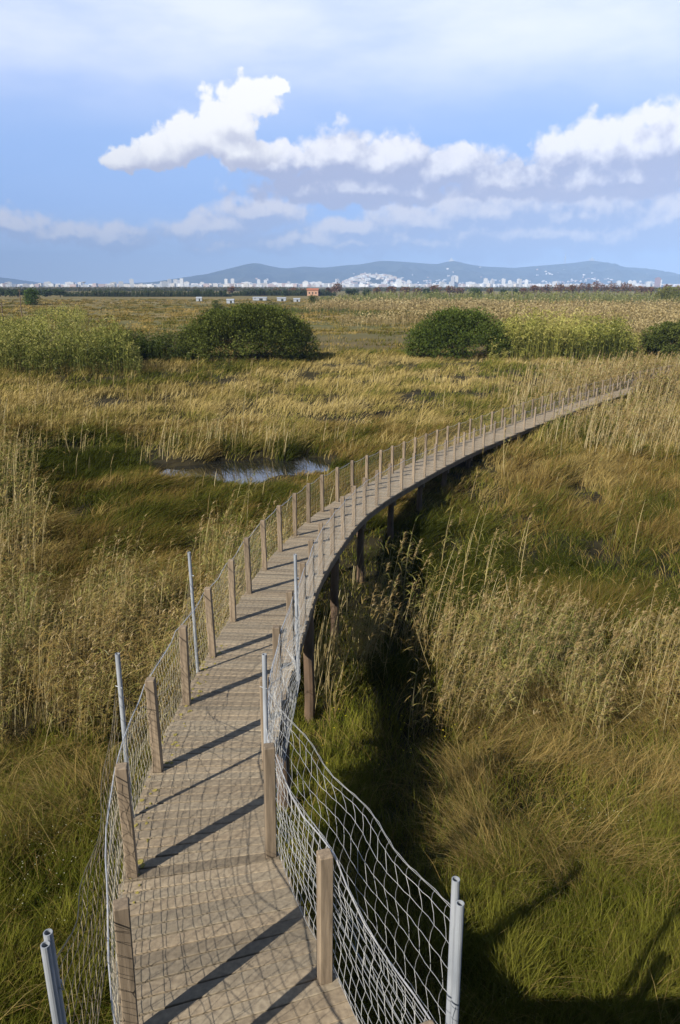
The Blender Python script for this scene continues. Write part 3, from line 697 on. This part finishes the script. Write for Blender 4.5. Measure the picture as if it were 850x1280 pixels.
# clipped windbreak hedge row
stand('windbreak', 'long dark green windbreak row along the far edge of the fields', [(80, 290, 560, 575), (290, 420, 600, 615), (-40, 90, 640, 655)], 3000, 3.0, 5.2, [(.03, .05, .018), (.05, .075, .025), (.08, .11, .035)], leaves=3, cat='windbreak', droop=.4)

stand('distant_woods', 'thin dark line of woods and hedges in front of the city', [(-60, 420, 1050, 1300), (400, 920, 1050, 1300)], 5200, 2.5, 6.6, [(.05, .065, .03), (.09, .10, .045), (.15, .12, .07)], leaves=4, cat='woods', droop=.3, wk=.0016)
# utility pole at the left, wooden stakes
def pole_(px, pyt, pyb, d, label, cat='pole', arm=True, rad=.13, name='wooden_pole'):
    zb = -7.7; y = d; x = (px-425)/967*y; zt = at_y(px, pyt, y)[2]
    mb = MB(); mb.tube([(0, 0, -.3), (.02, 0, (zt-zb)/2), (.12, 0, zt-zb)], [rad, rad*.9, rad*.75], 8)
    if arm: mb.box((.1, 0, (zt-zb)*.93), (.9, .1, .1))
    o = mb.build(name, M['trunk']); o.location = (x, y, zb); tag(o, label, cat)
pole_(25, 361, 386, 190, 'leaning grey wooden utility pole left of the round green bush')
pole_(0.5, 378, 394, 150, 'short dark stake at the left border of the photo', 'stake', False, .14, 'stake')

# ------------------------------------------------------------------ farm sheds, vans and farmhouse on the plain
def wallmat(name, c): return mat_noise(name, tuple(q*.85 for q in c), c, .6, .8)
M['shed'] = wallmat('pale_sheet_roof', (.36, .40, .46)); M['orange'] = wallmat('orange_render', (.50, .30, .20)); M['tile'] = wallmat('roof_tile', (.35, .13, .07)); M['dglass'] = mat_noise('dark_glass', (.03, .035, .04), (.05, .055, .06), 3, .2)
def shed(px, wpx, pyt, pyb, d, label):
    x = (px-425)/967*d; w_ = wpx/967*d; zt = at_y(px, pyt, d)[2]; zb = -7.7; h = max(zt-zb, 1.2); dp = w_*.6
    root = empty('shed', (x, d, zb)); tag(root, label, 'shed'); mb = MB(); mb.box((0, 0, h*.36), (w_, dp, h*.72)); mb.build('wall', M['shed'], root)
    mb = MB(); a = w_/2+.15; b_ = dp/2+.15; h0 = h*.725
    mb.add([(-a, -b_, h0), (a, -b_, h0), (a, b_, h0), (-a, b_, h0), (-a, 0, h), (a, 0, h)], [(0, 1, 5, 4), (2, 3, 4, 5), (3, 0, 4), (1, 2, 5), (3, 2, 1, 0)]); mb.build('roof', M['shed'], root)
    mb = MB(); mb.box((w_*.1, -dp/2-.02, h*.3), (w_*.25, .06, h*.55)); mb.build('door', M['dglass'], root)
shed(288, 9, 373.5, 377, 350, 'small white shed left of the parked vehicles on the plain')
shed(325, 17, 371, 374, 420, 'long low pale greenhouse beside the green tree')
shed(352, 11, 371.5, 375.5, 400, 'blue grey greenhouse roof right of the green tree')
shed(371, 8, 372.5, 375.5, 380, 'small grey shed next to the orange farmhouse bush')
shed(249, 7, 371, 374, 400, 'tiny pale shed at the left end of the farm buildings')
d = 600; x = (391-425)/968*d; root = empty('farmhouse', (x, d, -7.7)); tag(root, 'orange farmhouse with a red tiled roof on the plain', 'house')
mb = MB(); mb.box((0, 0, 2.1), (8.5, 6, 4.2)); mb.build('wall', M['orange'], root)
mb = MB(); mb.add([(-4.6, -3.4, 4.2), (4.6, -3.4, 4.2), (4.6, 3.4, 4.2), (-4.6, 3.4, 4.2), (-4.6, 0, 5.8), (4.6, 0, 5.8)], [(0, 1, 5, 4), (2, 3, 4, 5), (3, 0, 4), (1, 2, 5), (3, 2, 1, 0)]); mb.build('roof', M['tile'], root)
for q in (-2.5, 0, 2.5):
    mb = MB(); mb.box((q, -3.02, 2.3), (1, .06, 1.3)); mb.build('window', M['dglass'], root)

# ------------------------------------------------------------------ hills
prof = np.array([(60, 356), (130, 355.5), (190, 353), (230, 348), (262, 343), (290, 336), (308, 332), (322, 329.5), (338, 334), (360, 337), (380, 334), (405, 336), (430, 333), (450, 332), (475, 327.5), (500, 328.5), (520, 330), (545, 332), (563, 327), (580, 331), (600, 334), (640, 336), (664, 334), (690, 332), (715, 330), (737, 327), (755, 330), (775, 335), (800, 336), (820, 340), (845, 345), (880, 349), (930, 352), (1000, 356)], float)
HD = 9300.
hx = np.linspace(50, 1010, 300); hzp = np.interp(hx, prof[:, 0], prof[:, 1]); hzp = np.convolve(np.r_[[hzp[0]]*3, hzp, [hzp[-1]]*3], np.ones(7)/7, 'valid')*.6+hzp*.4
vd = np.linspace(0, 1, 46); yy = 7000+vd*3600
HX, VV = np.meshgrid(hx, vd)
YY = 7000+VV*3600
ridge = 7.7+(357-np.interp(HX, hx, hzp))/972*HD
env = np.where(VV < .64, sstep(0, .64, VV)**.9, 1-sstep(.64, 1.1, VV)*.8)
XX = (HX-425)/972*HD*(.92+.08*YY/HD)
rn = np.clip(np.abs(fbm(XX*.0024, YY*.0014, 5)-.5)*3.4, 0, 1)
HZ = -7.9+ridge*env*(1-.75*rn*(1-np.exp(-((VV-.64)/.14)**2)))*1.0
V = np.c_[XX.ravel(), YY.ravel(), HZ.ravel()]; nx, ny = 300, 46
ii = (np.arange(ny-1)[:, None]*nx+np.arange(nx-1)[None, :]).ravel()
hm = mat_noise('wooded_hill', (.015, .022, .014), (.06, .065, .04), .006, .95, c3=(.03, .038, .022), coord='Object')
hills = obj('hills', np_mesh('hills', V, np.c_[ii, ii+1, ii+nx+1, ii+nx].ravel(), np.arange(len(ii))*4, np.full(len(ii), 4), smooth=True), hm); hills['kind'] = 'structure'
def hill_z(X, Y):
    v_ = (Y-7000)/3600; u_ = X/(HD*(.92+.08*Y/HD))*972+425
    if v_ < 0 or not 50 < u_ < 1010: return -7.7
    a = (u_-50)/960*299; b = v_*45; i = int(a); j = int(min(b, 44)); i = min(i, 298); fa = a-i; fb = b-j
    return (HZ[j, i]*(1-fa)+HZ[j, i+1]*fa)*(1-fb)+(HZ[j+1, i]*(1-fa)+HZ[j+1, i+1]*fa)*fb
# low far ridge at the left border and the built-up knoll
def ridge_obj(px0, px1, pyt, d, dep, name='distant_ridge'):
    n = 40; vs = []; m = 10
    for j in range(m):
        for i in range(n):
            u = i/(n-1); v_ = j/(m-1); px = px0+(px1-px0)*u
            h = (357-pyt)/972*d*math.sin(math.pi*min(max(u, 0), 1))**.8*math.sin(math.pi*v_)*(.85+.3*float(fbm(u*6+px0, v_*3, 3)))
            vs.append(((px-425)/972*d, d+(v_-.5)*dep, -7.9+max(h, 0)))
    mb = MB(); mb.add(vs, [(j*n+i, j*n+i+1, (j+1)*n+i+1, (j+1)*n+i) for j in range(m-1) for i in range(n-1)])
    o = mb.build(name, hm, None, True); o['kind'] = 'structure'; return o
ridge_obj(-120, 62, 345.5, 10500, 1600)
knoll = ridge_obj(424, 512, 343.5, 6300, 900, 'knoll')
def knoll_z(X, Y):
    px = X/6300*972+425; u = (px-424)/88; v_ = (Y-6300)/900+.5
    if not (0 < u < 1 and 0 < v_ < 1): return -7.7
    return -7.9+13.5/972*6300*math.sin(math.pi*u)**.8*math.sin(math.pi*v_)*(.85+.3*float(fbm(u*6+424, v_*3, 3)))

# ------------------------------------------------------------------ city
def facade(name, c, win=(.10, .12, .15)):
    m, t, out = nt(name); p = N(t, 'ShaderNodeBsdfPrincipled'); tc = N(t, 'ShaderNodeTexCoord'); br = N(t, 'ShaderNodeTexBrick')
    mp = N(t, 'ShaderNodeMapping'); mp.inputs['Rotation'].default_value = (math.pi/2, 0, 0); t.links.new(tc.outputs['Object'], mp.inputs[0]); t.links.new(mp.outputs[0], br.inputs[0])
    br.offset = 0; br.inputs['Color1'].default_value = (*win, 1); br.inputs['Color2'].default_value = (*[q*1.6 for q in win], 1); br.inputs['Mortar'].default_value = (*c, 1)
    br.inputs['Scale'].default_value = 1; br.inputs['Brick Width'].default_value = 4.5; br.inputs['Row Height'].default_value = 3.2; br.inputs['Mortar Size'].default_value = 1.0; br.inputs['Mortar Smooth'].default_value = .1
    t.links.new(br.outputs[0], p.inputs[0]); p.inputs['Roughness'].default_value = .8; t.links.new(p.outputs[0], out.inputs[0]); return m
FM = [facade('facade_white', (.80, .79, .76)), facade('facade_cream', (.68, .62, .52)), facade('facade_rose', (.55, .40, .33)), facade('facade_grey', (.55, .57, .6)), facade('facade_bright', (.85, .85, .84))]
def bmesh_(w_, d_, h_, mat, k):
    mb = MB(); mb.box((0, 0, h_/2), (w_, d_, h_)); mb.box((w_*.1*(k % 3-1), 0, h_+1.3), (w_*.3, d_*.4, 2.6))
    if k % 2: mb.box((0, 0, h_+.3), (w_*1.04, d_*1.04, .6))
    o = mb.build('city_building', mat); COL.objects.unlink(o); me = o.data; bpy.data.objects.remove(o); return me
r = random.Random(31)
VAR = [bmesh_(r.uniform(16, 60), r.uniform(14, 22), r.choice([12, 14, 16, 18, 20, 24, 30]), FM[r.choice([0, 0, 1, 1, 2, 3, 4])], k) for k in range(26)]
VART = [bmesh_(r.uniform(16, 26), 16, r.uniform(34, 52), FM[r.choice([0, 3, 4])], k) for k in range(8)]
def zone_count(n, px0, px1, d0, d1, lab, grp, tallp=.08):
    for k in range(n):
        px = r.uniform(px0, px1); d = r.uniform(d0, d1); x = (px-425)/972*d
        z = max(knoll_z(x, d), -7.7) if 5800 < d < 6800 else -7.7
        o = obj('city_building', r.choice(VART if r.random() < tallp else VAR)); o.location = (x, d, z-.5); o.rotation_euler = (0, 0, r.uniform(-.5, .5)); tag(o, lab, 'building', grp)
zone_count(70, -10, 205, 4300, 5600, 'small pale building in the left third of the skyline', 'buildings in the left third of the skyline', .03)
zone_count(95, 200, 432, 4300, 5800, 'pale apartment block in the skyline below the pointed hill', 'buildings in the middle of the skyline', .16)
zone_count(60, 478, 660, 4300, 5600, 'pale block in the skyline behind the scattered brown trees', 'buildings in the right middle of the skyline', .12)
zone_count(30, 655, 860, 4300, 5600, 'pale block showing above the row of red brown trees', 'buildings behind the red brown trees', .15)
for k in range(38):
    px = r.uniform(432, 506); d = r.uniform(5950, 6350); x = (px-425)/972*d
    o = obj('city_building', r.choice(VAR)); o.location = (x, d, knoll_z(x, d)-1); tag(o, 'pale house on the built-up knoll rising from the skyline', 'building', 'houses on the knoll')
def landmark(px, wpx, pyt, d, mat, label, name='tower_block', steps=1):
    x = (px-425)/972*d; w_ = wpx/972*d; h = at_y(px, pyt, d)[2]+7.7; mb = MB(); mb.box((0, 0, h/2), (w_, w_*.7, h)); mb.box((0, 0, h+2), (w_*.5, w_*.4, 4))
    o = mb.build(name, mat); o.location = (x, d, -7.7); tag(o, label, 'building')
landmark(565.5, 4, 345.5, 4600, FM[3], 'left grey tower of the tall twin pair in the skyline')
landmark(570.5, 3.5, 345.5, 4650, FM[0], 'right pale tower of the tall twin pair in the skyline')
landmark(499, 6, 350, 4500, FM[4], 'single white tower block below the built-up knoll')
landmark(821.5, 6, 347.5, 4400, wallmat('maroon_wall', (.30, .17, .15)), 'dark reddish tower at the right end of the skyline')
landmark(787, 4, 351, 4450, FM[4], 'left one of two white slabs above the brown trees')
landmark(792.5, 4, 351.5, 4500, FM[4], 'right one of two white slabs above the brown trees')
landmark(813, 5, 352, 4700, FM[3], 'blue grey block beside the dark reddish tower')
landmark(773, 5, 351.5, 4700, FM[0], 'white block at the left of the two slabs')
landmark(637, 4, 351, 4700, FM[4], 'slim white block near the right middle of the skyline')
landmark(187, 13, 356.6, 3300, FM[4], 'long white warehouse at the foot of the left skyline', 'warehouse')
# water tower with a wide bowl
d = 4400; x = (105-425)/972*d; mb = MB(); mb.tube([(0, 0, 0), (0, 0, 22)], 2.2, 10); mb.tube([(0, 0, 20), (0, 0, 26), (0, 0, 29)], [3, 11, 11], 16)
o = mb.build('water_tower', FM[1]); o.location = (x, d, -7.7); tag(o, 'mushroom shaped water tower above the left skyline', 'water tower')
# hilltop temple and mast
def hilltop(px, d): return (px-425)/972*HD*(.92+.08*d/HD), d
X, Y = hilltop(563, 9304); zt = hill_z(X, Y); mb = MB(); mb.box((0, 0, 8), (60, 30, 16)); mb.box((0, 0, 22), (22, 20, 14)); mb.tube([(0, 0, 28), (0, 0, 44)], [8, 1.5], 8)
o = mb.build('hilltop_building', FM[0]); o.location = (X, Y, zt-2); tag(o, 'pale building on the middle summit of the hills', 'building')
X, Y = hilltop(737, 9304); zt = hill_z(X, Y); mb = MB(); mb.box((0, 0, 8), (50, 30, 18)); mb.box((0, 0, 22), (24, 20, 16)); mb.tube([(0, 0, 28), (0, 0, 52)], [9, 1.5], 8); mb.box((-28, 0, 20), (6, 6, 16)); mb.box((28, 0, 20), (6, 6, 16))
o = mb.build('hilltop_church', FM[3]); o.location = (X, Y, zt-2); tag(o, 'church with a pointed spire on the right summit of the hills', 'church')
X, Y = hilltop(703.5, 9290); zt = hill_z(X, Y); mb = MB(); mb.tube([(0, 0, 0), (0, 0, 70), (0, 0, 130)], [4.5, 3.5, 1.2], 8); mb.box((0, 0, 62), (15, 15, 22))
o = mb.build('telecom_mast', FM[3]); o.location = (X, Y, zt-2); tag(o, 'thin telecommunications mast on the ridge left of the church', 'mast')
# the remaining city, uncountable at this distance
mb = MB()
def rb(x, d, z, s=1):
    c_ = r.choice([(.8, .78, .74), (.7, .64, .55), (.85, .85, .84), (.5, .38, .32), (.6, .62, .65)]); h = r.uniform(8, 22)*s
    mb.box((x, d, z+h/2-2), (r.uniform(14, 45)*s, r.uniform(12, 20), h+4), rz=r.uniform(-.5, .5), col=c_)
for k in range(2600):
    px = r.uniform(-30, 880); d = r.uniform(4800, 7000); dens = .45 if px < 190 else (.7 if px > 650 else 1)
    if r.random() < dens: rb((px-425)/972*d, d, max(knoll_z((px-425)/972*d, d), -7.7), .9+.15*(200 < px < 430))
for k in range(600):
    px = r.gauss(640, 130) if r.random() < .7 else r.uniform(250, 850); d = 7000+abs(r.gauss(0, 650)); x = (px-425)/972*HD*(.92+.08*d/HD)
    if fbm(px*.02, d*.003, 2) > .45: rb(x, d, hill_z(x, d), .6)
for k in range(140):
    px = r.uniform(430, 508); d = r.uniform(5900, 6400); x = (px-425)/972*d; rb(x, d, knoll_z(x, d), .7)
cm, t, out = nt('city_wall'); a = N(t, 'ShaderNodeVertexColor', layer_name='Col'); p = N(t, 'ShaderNodeBsdfPrincipled'); p.inputs['Roughness'].default_value = .85; t.links.new(a.outputs[0], p.inputs[0]); t.links.new(p.outputs[0], out.inputs[0])
o = mb.build('city', cm); tag(o, 'mass of tiny pale buildings spreading between the plain and the hills', 'city', kind='stuff')

# ------------------------------------------------------------------ haze
HAZE = 1.3e-4
if HAZE > 0:
    hz, t, out = nt('haze_air'); v = N(t, 'ShaderNodeVolumePrincipled'); v.inputs['Density'].default_value = HAZE; v.inputs['Color'].default_value = (.38, .59, 1.0, 1); v.inputs['Anisotropy'].default_value = -.35
    t.links.new(v.outputs[0], out.inputs['Volume']); mb = MB(); mb.box((0, 5500, 245), (18600, 14400, 509)); o = mb.build('haze', hz); o['kind'] = 'stuff'; o['label'] = 'thin blue haze over the plain and hills'; o['category'] = 'haze'

# ------------------------------------------------------------------ light and sky
EL = math.radians(34.5); SD = np.array((.68, .733)); SD /= np.linalg.norm(SD)   # shadow direction in plan
ld = bpy.data.lights.new('sun', 'SUN'); ld.energy = 5.0; ld.angle = math.radians(.4); ld.color = (1, .93, .82)
lo = bpy.data.objects.new('sun', ld); COL.objects.link(lo)
from mathutils import Vector
dirv = Vector((SD[0]*math.cos(EL), SD[1]*math.cos(EL), -math.sin(EL))); lo.rotation_euler = dirv.to_track_quat('-Z', 'Y').to_euler(); lo.location = (-10, -10, 20)
world = bpy.data.worlds.new('World'); scn.world = world; world.use_nodes = True; t = world.node_tree; t.nodes.clear()
out = N(t, 'ShaderNodeOutputWorld'); bg = N(t, 'ShaderNodeBackground'); bg.inputs[1].default_value = .05; t.links.new(bg.outputs[0], out.inputs[0])
sky = N(t, 'ShaderNodeTexSky', sky_type='NISHITA', sun_disc=False, sun_elevation=EL, sun_rotation=math.atan2(-SD[0], -SD[1]), air_density=1.0, dust_density=.6, ozone_density=2.0)
def math_(op, a, b=None, c_=None):
    n = t.nodes.new('ShaderNodeMath'); n.operation = op
    for i, q in enumerate((a, b, c_)):
        if q is None: continue
        if isinstance(q, (int, float)): n.inputs[i].default_value = q
        else: t.links.new(q, n.inputs[i])
    return n.outputs[0]
def mapr(v, a, b, c_=0, d=1, smooth=True):
    n = t.nodes.new('ShaderNodeMapRange'); n.interpolation_type = 'SMOOTHSTEP' if smooth else 'LINEAR'
    t.links.new(v, n.inputs[0])
    for i, q in enumerate((a, b, c_, d)): n.inputs[i+1].default_value = q
    return n.outputs[0]
def mixc(f, a, b):
    n = t.nodes.new('ShaderNodeMix'); n.data_type = 'RGBA'
    if isinstance(f, (int, float)): n.inputs[0].default_value = f
    else: t.links.new(f, n.inputs[0])
    for i, q in ((6, a), (7, b)):
        if isinstance(q, tuple): n.inputs[i].default_value = (*q, 1)
        else: t.links.new(q, n.inputs[i])
    return n.outputs[2]
tc = N(t, 'ShaderNodeTexCoord'); sp = N(t, 'ShaderNodeSeparateXYZ'); t.links.new(tc.outputs['Generated'], sp.inputs[0])
AZ = math_('ARCTAN2', sp.outputs[0], sp.outputs[1]); hyp = math_('SQRT', math_('ADD', math_('MULTIPLY', sp.outputs[0], sp.outputs[0]), math_('MULTIPLY', sp.outputs[1], sp.outputs[1])))
EV = math_('ARCTAN2', sp.outputs[2], hyp)
cmb = N(t, 'ShaderNodeCombineXYZ'); t.links.new(AZ, cmb.inputs[0]); t.links.new(EV, cmb.inputs[1]); UV = cmb.outputs[0]
def ae(px, py):
    a, b, c_ = ray(px, py); return math.atan2(a, b), math.atan2(c_, math.hypot(a, b))
def noise(vec, scale, detail=5, rough=.55, out_=0, off=(0, 0, 0)):
    mp = t.nodes.new('ShaderNodeMapping'); mp.inputs[1].default_value = off; t.links.new(vec, mp.inputs[0])
    n = t.nodes.new('ShaderNodeTexNoise'); n.inputs['Scale'].default_value = scale; n.inputs['Detail'].default_value = detail; n.inputs['Roughness'].default_value = rough; t.links.new(mp.outputs[0], n.inputs[0]); return n.outputs[out_]
BLA = [(150, 198, 34, 22), (198, 192, 48, 30), (240, 176, 52, 42), (280, 152, 50, 48), (314, 125, 42, 38), (345, 108, 22, 18), (295, 190, 55, 28)]
BLB = [(345, 202, 55, 26), (425, 198, 50, 40), (490, 202, 55, 36), (560, 214, 70, 34), (450, 238, 140, 28), (630, 232, 80, 26),
      (705, 192, 42, 34), (752, 190, 58, 44), (812, 182, 60, 48), (865, 168, 55, 46), (780, 222, 160, 36), (950, 190, 90, 60)]
BLOW = [(330, 272, 54, 20), (265, 288, 62, 18), (150, 300, 50, 19), (85, 292, 48, 16), (15, 288, 60, 21), (440, 292, 70, 18), (520, 280, 70, 26), (620, 268, 110, 38), (730, 268, 120, 44), (850, 270, 110, 50), (430, 305, 190, 14), (680, 300, 260, 30), (960, 280, 120, 60), (-80, 285, 80, 18)]
def field(vec, blobs):
    s_ = t.nodes.new('ShaderNodeSeparateXYZ'); t.links.new(vec, s_.inputs[0]); acc = None
    for (cx, cy, rx, ry) in blobs:
        a0, e0 = ae(cx, cy); a1, _ = ae(cx+rx, cy); _, e1 = ae(cx, cy-ry); ra = abs(a1-a0); re = abs(e1-e0)
        u = math_('MULTIPLY_ADD', s_.outputs[0], 1/ra, -a0/ra); v_ = math_('MULTIPLY_ADD', s_.outputs[1], 1/re, -e0/re)
        # undersides flatter than the tops
        v_ = math_('MAXIMUM', v_, math_('MULTIPLY', v_, -1.45))
        q = math_('SQRT', math_('MULTIPLY_ADD', u, u, math_('MULTIPLY', v_, v_)))
        f_ = math_('SUBTRACT', 1.0, q)
        acc = f_ if acc is None else math_('SMOOTH_MAX', acc, f_, .22)
    return acc
def warp(vec, amt, scale, detail=4, off=(0, 0, 0)):
    mp = t.nodes.new('ShaderNodeMapping'); mp.inputs[1].default_value = off; t.links.new(vec, mp.inputs[0])
    n = t.nodes.new('ShaderNodeTexNoise'); n.inputs['Scale'].default_value = scale; n.inputs['Detail'].default_value = detail; n.inputs['Roughness'].default_value = .6; t.links.new(mp.outputs[0], n.inputs[0])
    a = t.nodes.new('ShaderNodeVectorMath'); a.operation = 'SUBTRACT'; t.links.new(n.outputs[1], a.inputs[0]); a.inputs[1].default_value = (.5, .5, .5)
    b = t.nodes.new('ShaderNodeVectorMath'); b.operation = 'MULTIPLY_ADD'; t.links.new(a.outputs[0], b.inputs[0]); b.inputs[1].default_value = (amt, amt, 0); t.links.new(vec, b.inputs[2]); return b.outputs[0]
def offs(vec, dx, dy):
    b = t.nodes.new('ShaderNodeVectorMath'); b.operation = 'ADD'; t.links.new(vec, b.inputs[0]); b.inputs[1].default_value = (dx, dy, 0); return b.outputs[0]
def cloud(vec, blobs, amt, sc, puff, psc):
    w_ = warp(vec, amt, sc, 5); f = field(w_, blobs); n = noise(vec, psc, 8, .62); f = math_('MULTIPLY_ADD', math_('SUBTRACT', n, .5), puff, f)
    wv = warp(vec, .02, 55, 2)
    for vsc, amp in ((34, .36), (82, .22)):
        vo = t.nodes.new('ShaderNodeTexVoronoi'); vo.voronoi_dimensions = '2D'; vo.feature = 'F1'; vo.inputs['Scale'].default_value = vsc
        t.links.new(wv, vo.inputs['Vector']); f = math_('MULTIPLY_ADD', math_('SUBTRACT', .42, vo.outputs['Distance']), amp, f)
    return f
cA = cloud(UV, BLA, .035, 20, 1.0, 22); cAs = cloud(offs(UV, -.010, .016), BLA, .035, 20, 1.0, 22)
cB = cloud(UV, BLB, .045, 17, 1.1, 20); cBs = cloud(offs(UV, -.010, .016), BLB, .045, 17, 1.1, 20)
c2 = cloud(UV, BLOW, .05, 16, 1.3, 24); c2s = cloud(offs(UV, -.006, .010), BLOW, .05, 16, 1.3, 24)
mA = mapr(cA, -.02, .24); mB = mapr(cB, -.28, .16); m2 = mapr(c2, -.48, .30)
SKYK = 1/.05
g = lambda r_, g_, b_: (r_*SKYK, g_*SKYK, b_*SKYK)
puffs = noise(UV, 34, 8, .6, off=(3, 1, 0)); puffs2 = noise(warp(UV, .02, 30, 3), 15, 7, .6, off=(5, 2, 0))
def shade(c_, cs, py0, py1, wd, wh, pf=None, pa=.35):
    a0, e0 = ae(425, py0); a0, e1 = ae(425, py1)
    d_ = mapr(math_('SUBTRACT', c_, cs), -.40, .60, smooth=False); h_ = mapr(EV, e0, e1, smooth=False)
    v_ = math_('MULTIPLY_ADD', d_, wd, math_('MULTIPLY', h_, wh))
    return math_('MULTIPLY_ADD', math_('SUBTRACT', pf or puffs, .5), pa, v_)
ccA = mixc(mapr(shade(cA, cAs, 225, 140, .5, .75), .15, .95), g(.42, .43, .54), g(.86, .85, .84))
ccB = mixc(mapr(shade(cB, cBs, 250, 160, .65, .50, puffs2, 1.3), .28, 1.08), g(.36, .38, .52), g(.84, .82, .83))
cc2 = mixc(mapr(shade(c2, c2s, 320, 250, .8, .25, puffs2, 1.5), .25, 1.0), g(.33, .38, .55), g(.70, .66, .67))
# high veil of cirrus, thicker towards the top of the view
a0, ev0 = ae(425, 190); a0, ev1 = ae(425, 40)
st = t.nodes.new('ShaderNodeMapping'); st.inputs[3].default_value = (1, 3.2, 1); st.inputs[2].default_value = (0, 0, -.25); t.links.new(UV, st.inputs[0])
vn = noise(st.outputs[0], 3.0, 6, .55)
veil = math_('MULTIPLY', mapr(EV, ev0, ev1, .10, 1), mapr(vn, .25, .66, .35, 1.0)); veil = math_('MULTIPLY', math_('MULTIPLY', veil, mapr(EV, .34, .46, 1, 0)), mapr(math_('ABSOLUTE', AZ), 1.0, 1.6, 1, 0))
band = mixc(mapr(EV, .0, .10), g(.41, .51, .69), g(.26, .42, .76))
band = mixc(mapr(EV, .12, .32), band, g(.28, .42, .78))
front = mapr(math_('ABSOLUTE', AZ), 1.2, 1.9, 1, 0)
base = mixc(math_('MULTIPLY', mapr(EV, .32, .50, 1, 0), front), sky.outputs[0], band)
base = mixc(math_('MULTIPLY', veil, .9), base, g(.74, .78, .90))
base = mixc(math_('MULTIPLY', m2, mapr(AZ, -.5, .05, .70, .85)), base, cc2)
base = mixc(math_('MULTIPLY', mB, .93), base, ccB)
base = mixc(math_('MULTIPLY', mA, .98), base, ccA)
t.links.new(base, bg.inputs[0])
world.cycles.sampling_method = 'MANUAL'; world.cycles.sample_map_resolution = 512

vs_ = scn.view_settings; vs_.view_transform = 'Standard'; vs_.look = 'None'; vs_.exposure = .5; vs_.gamma = 1
cy = scn.cycles; cy.max_bounces = 5; cy.diffuse_bounces = 1; cy.glossy_bounces = 2; cy.transmission_bounces = 2; cy.transparent_max_bounces = 4; cy.volume_bounces = 0
cy.use_denoising = True
try: cy.denoiser = 'OPENIMAGEDENOISE'
except Exception: pass
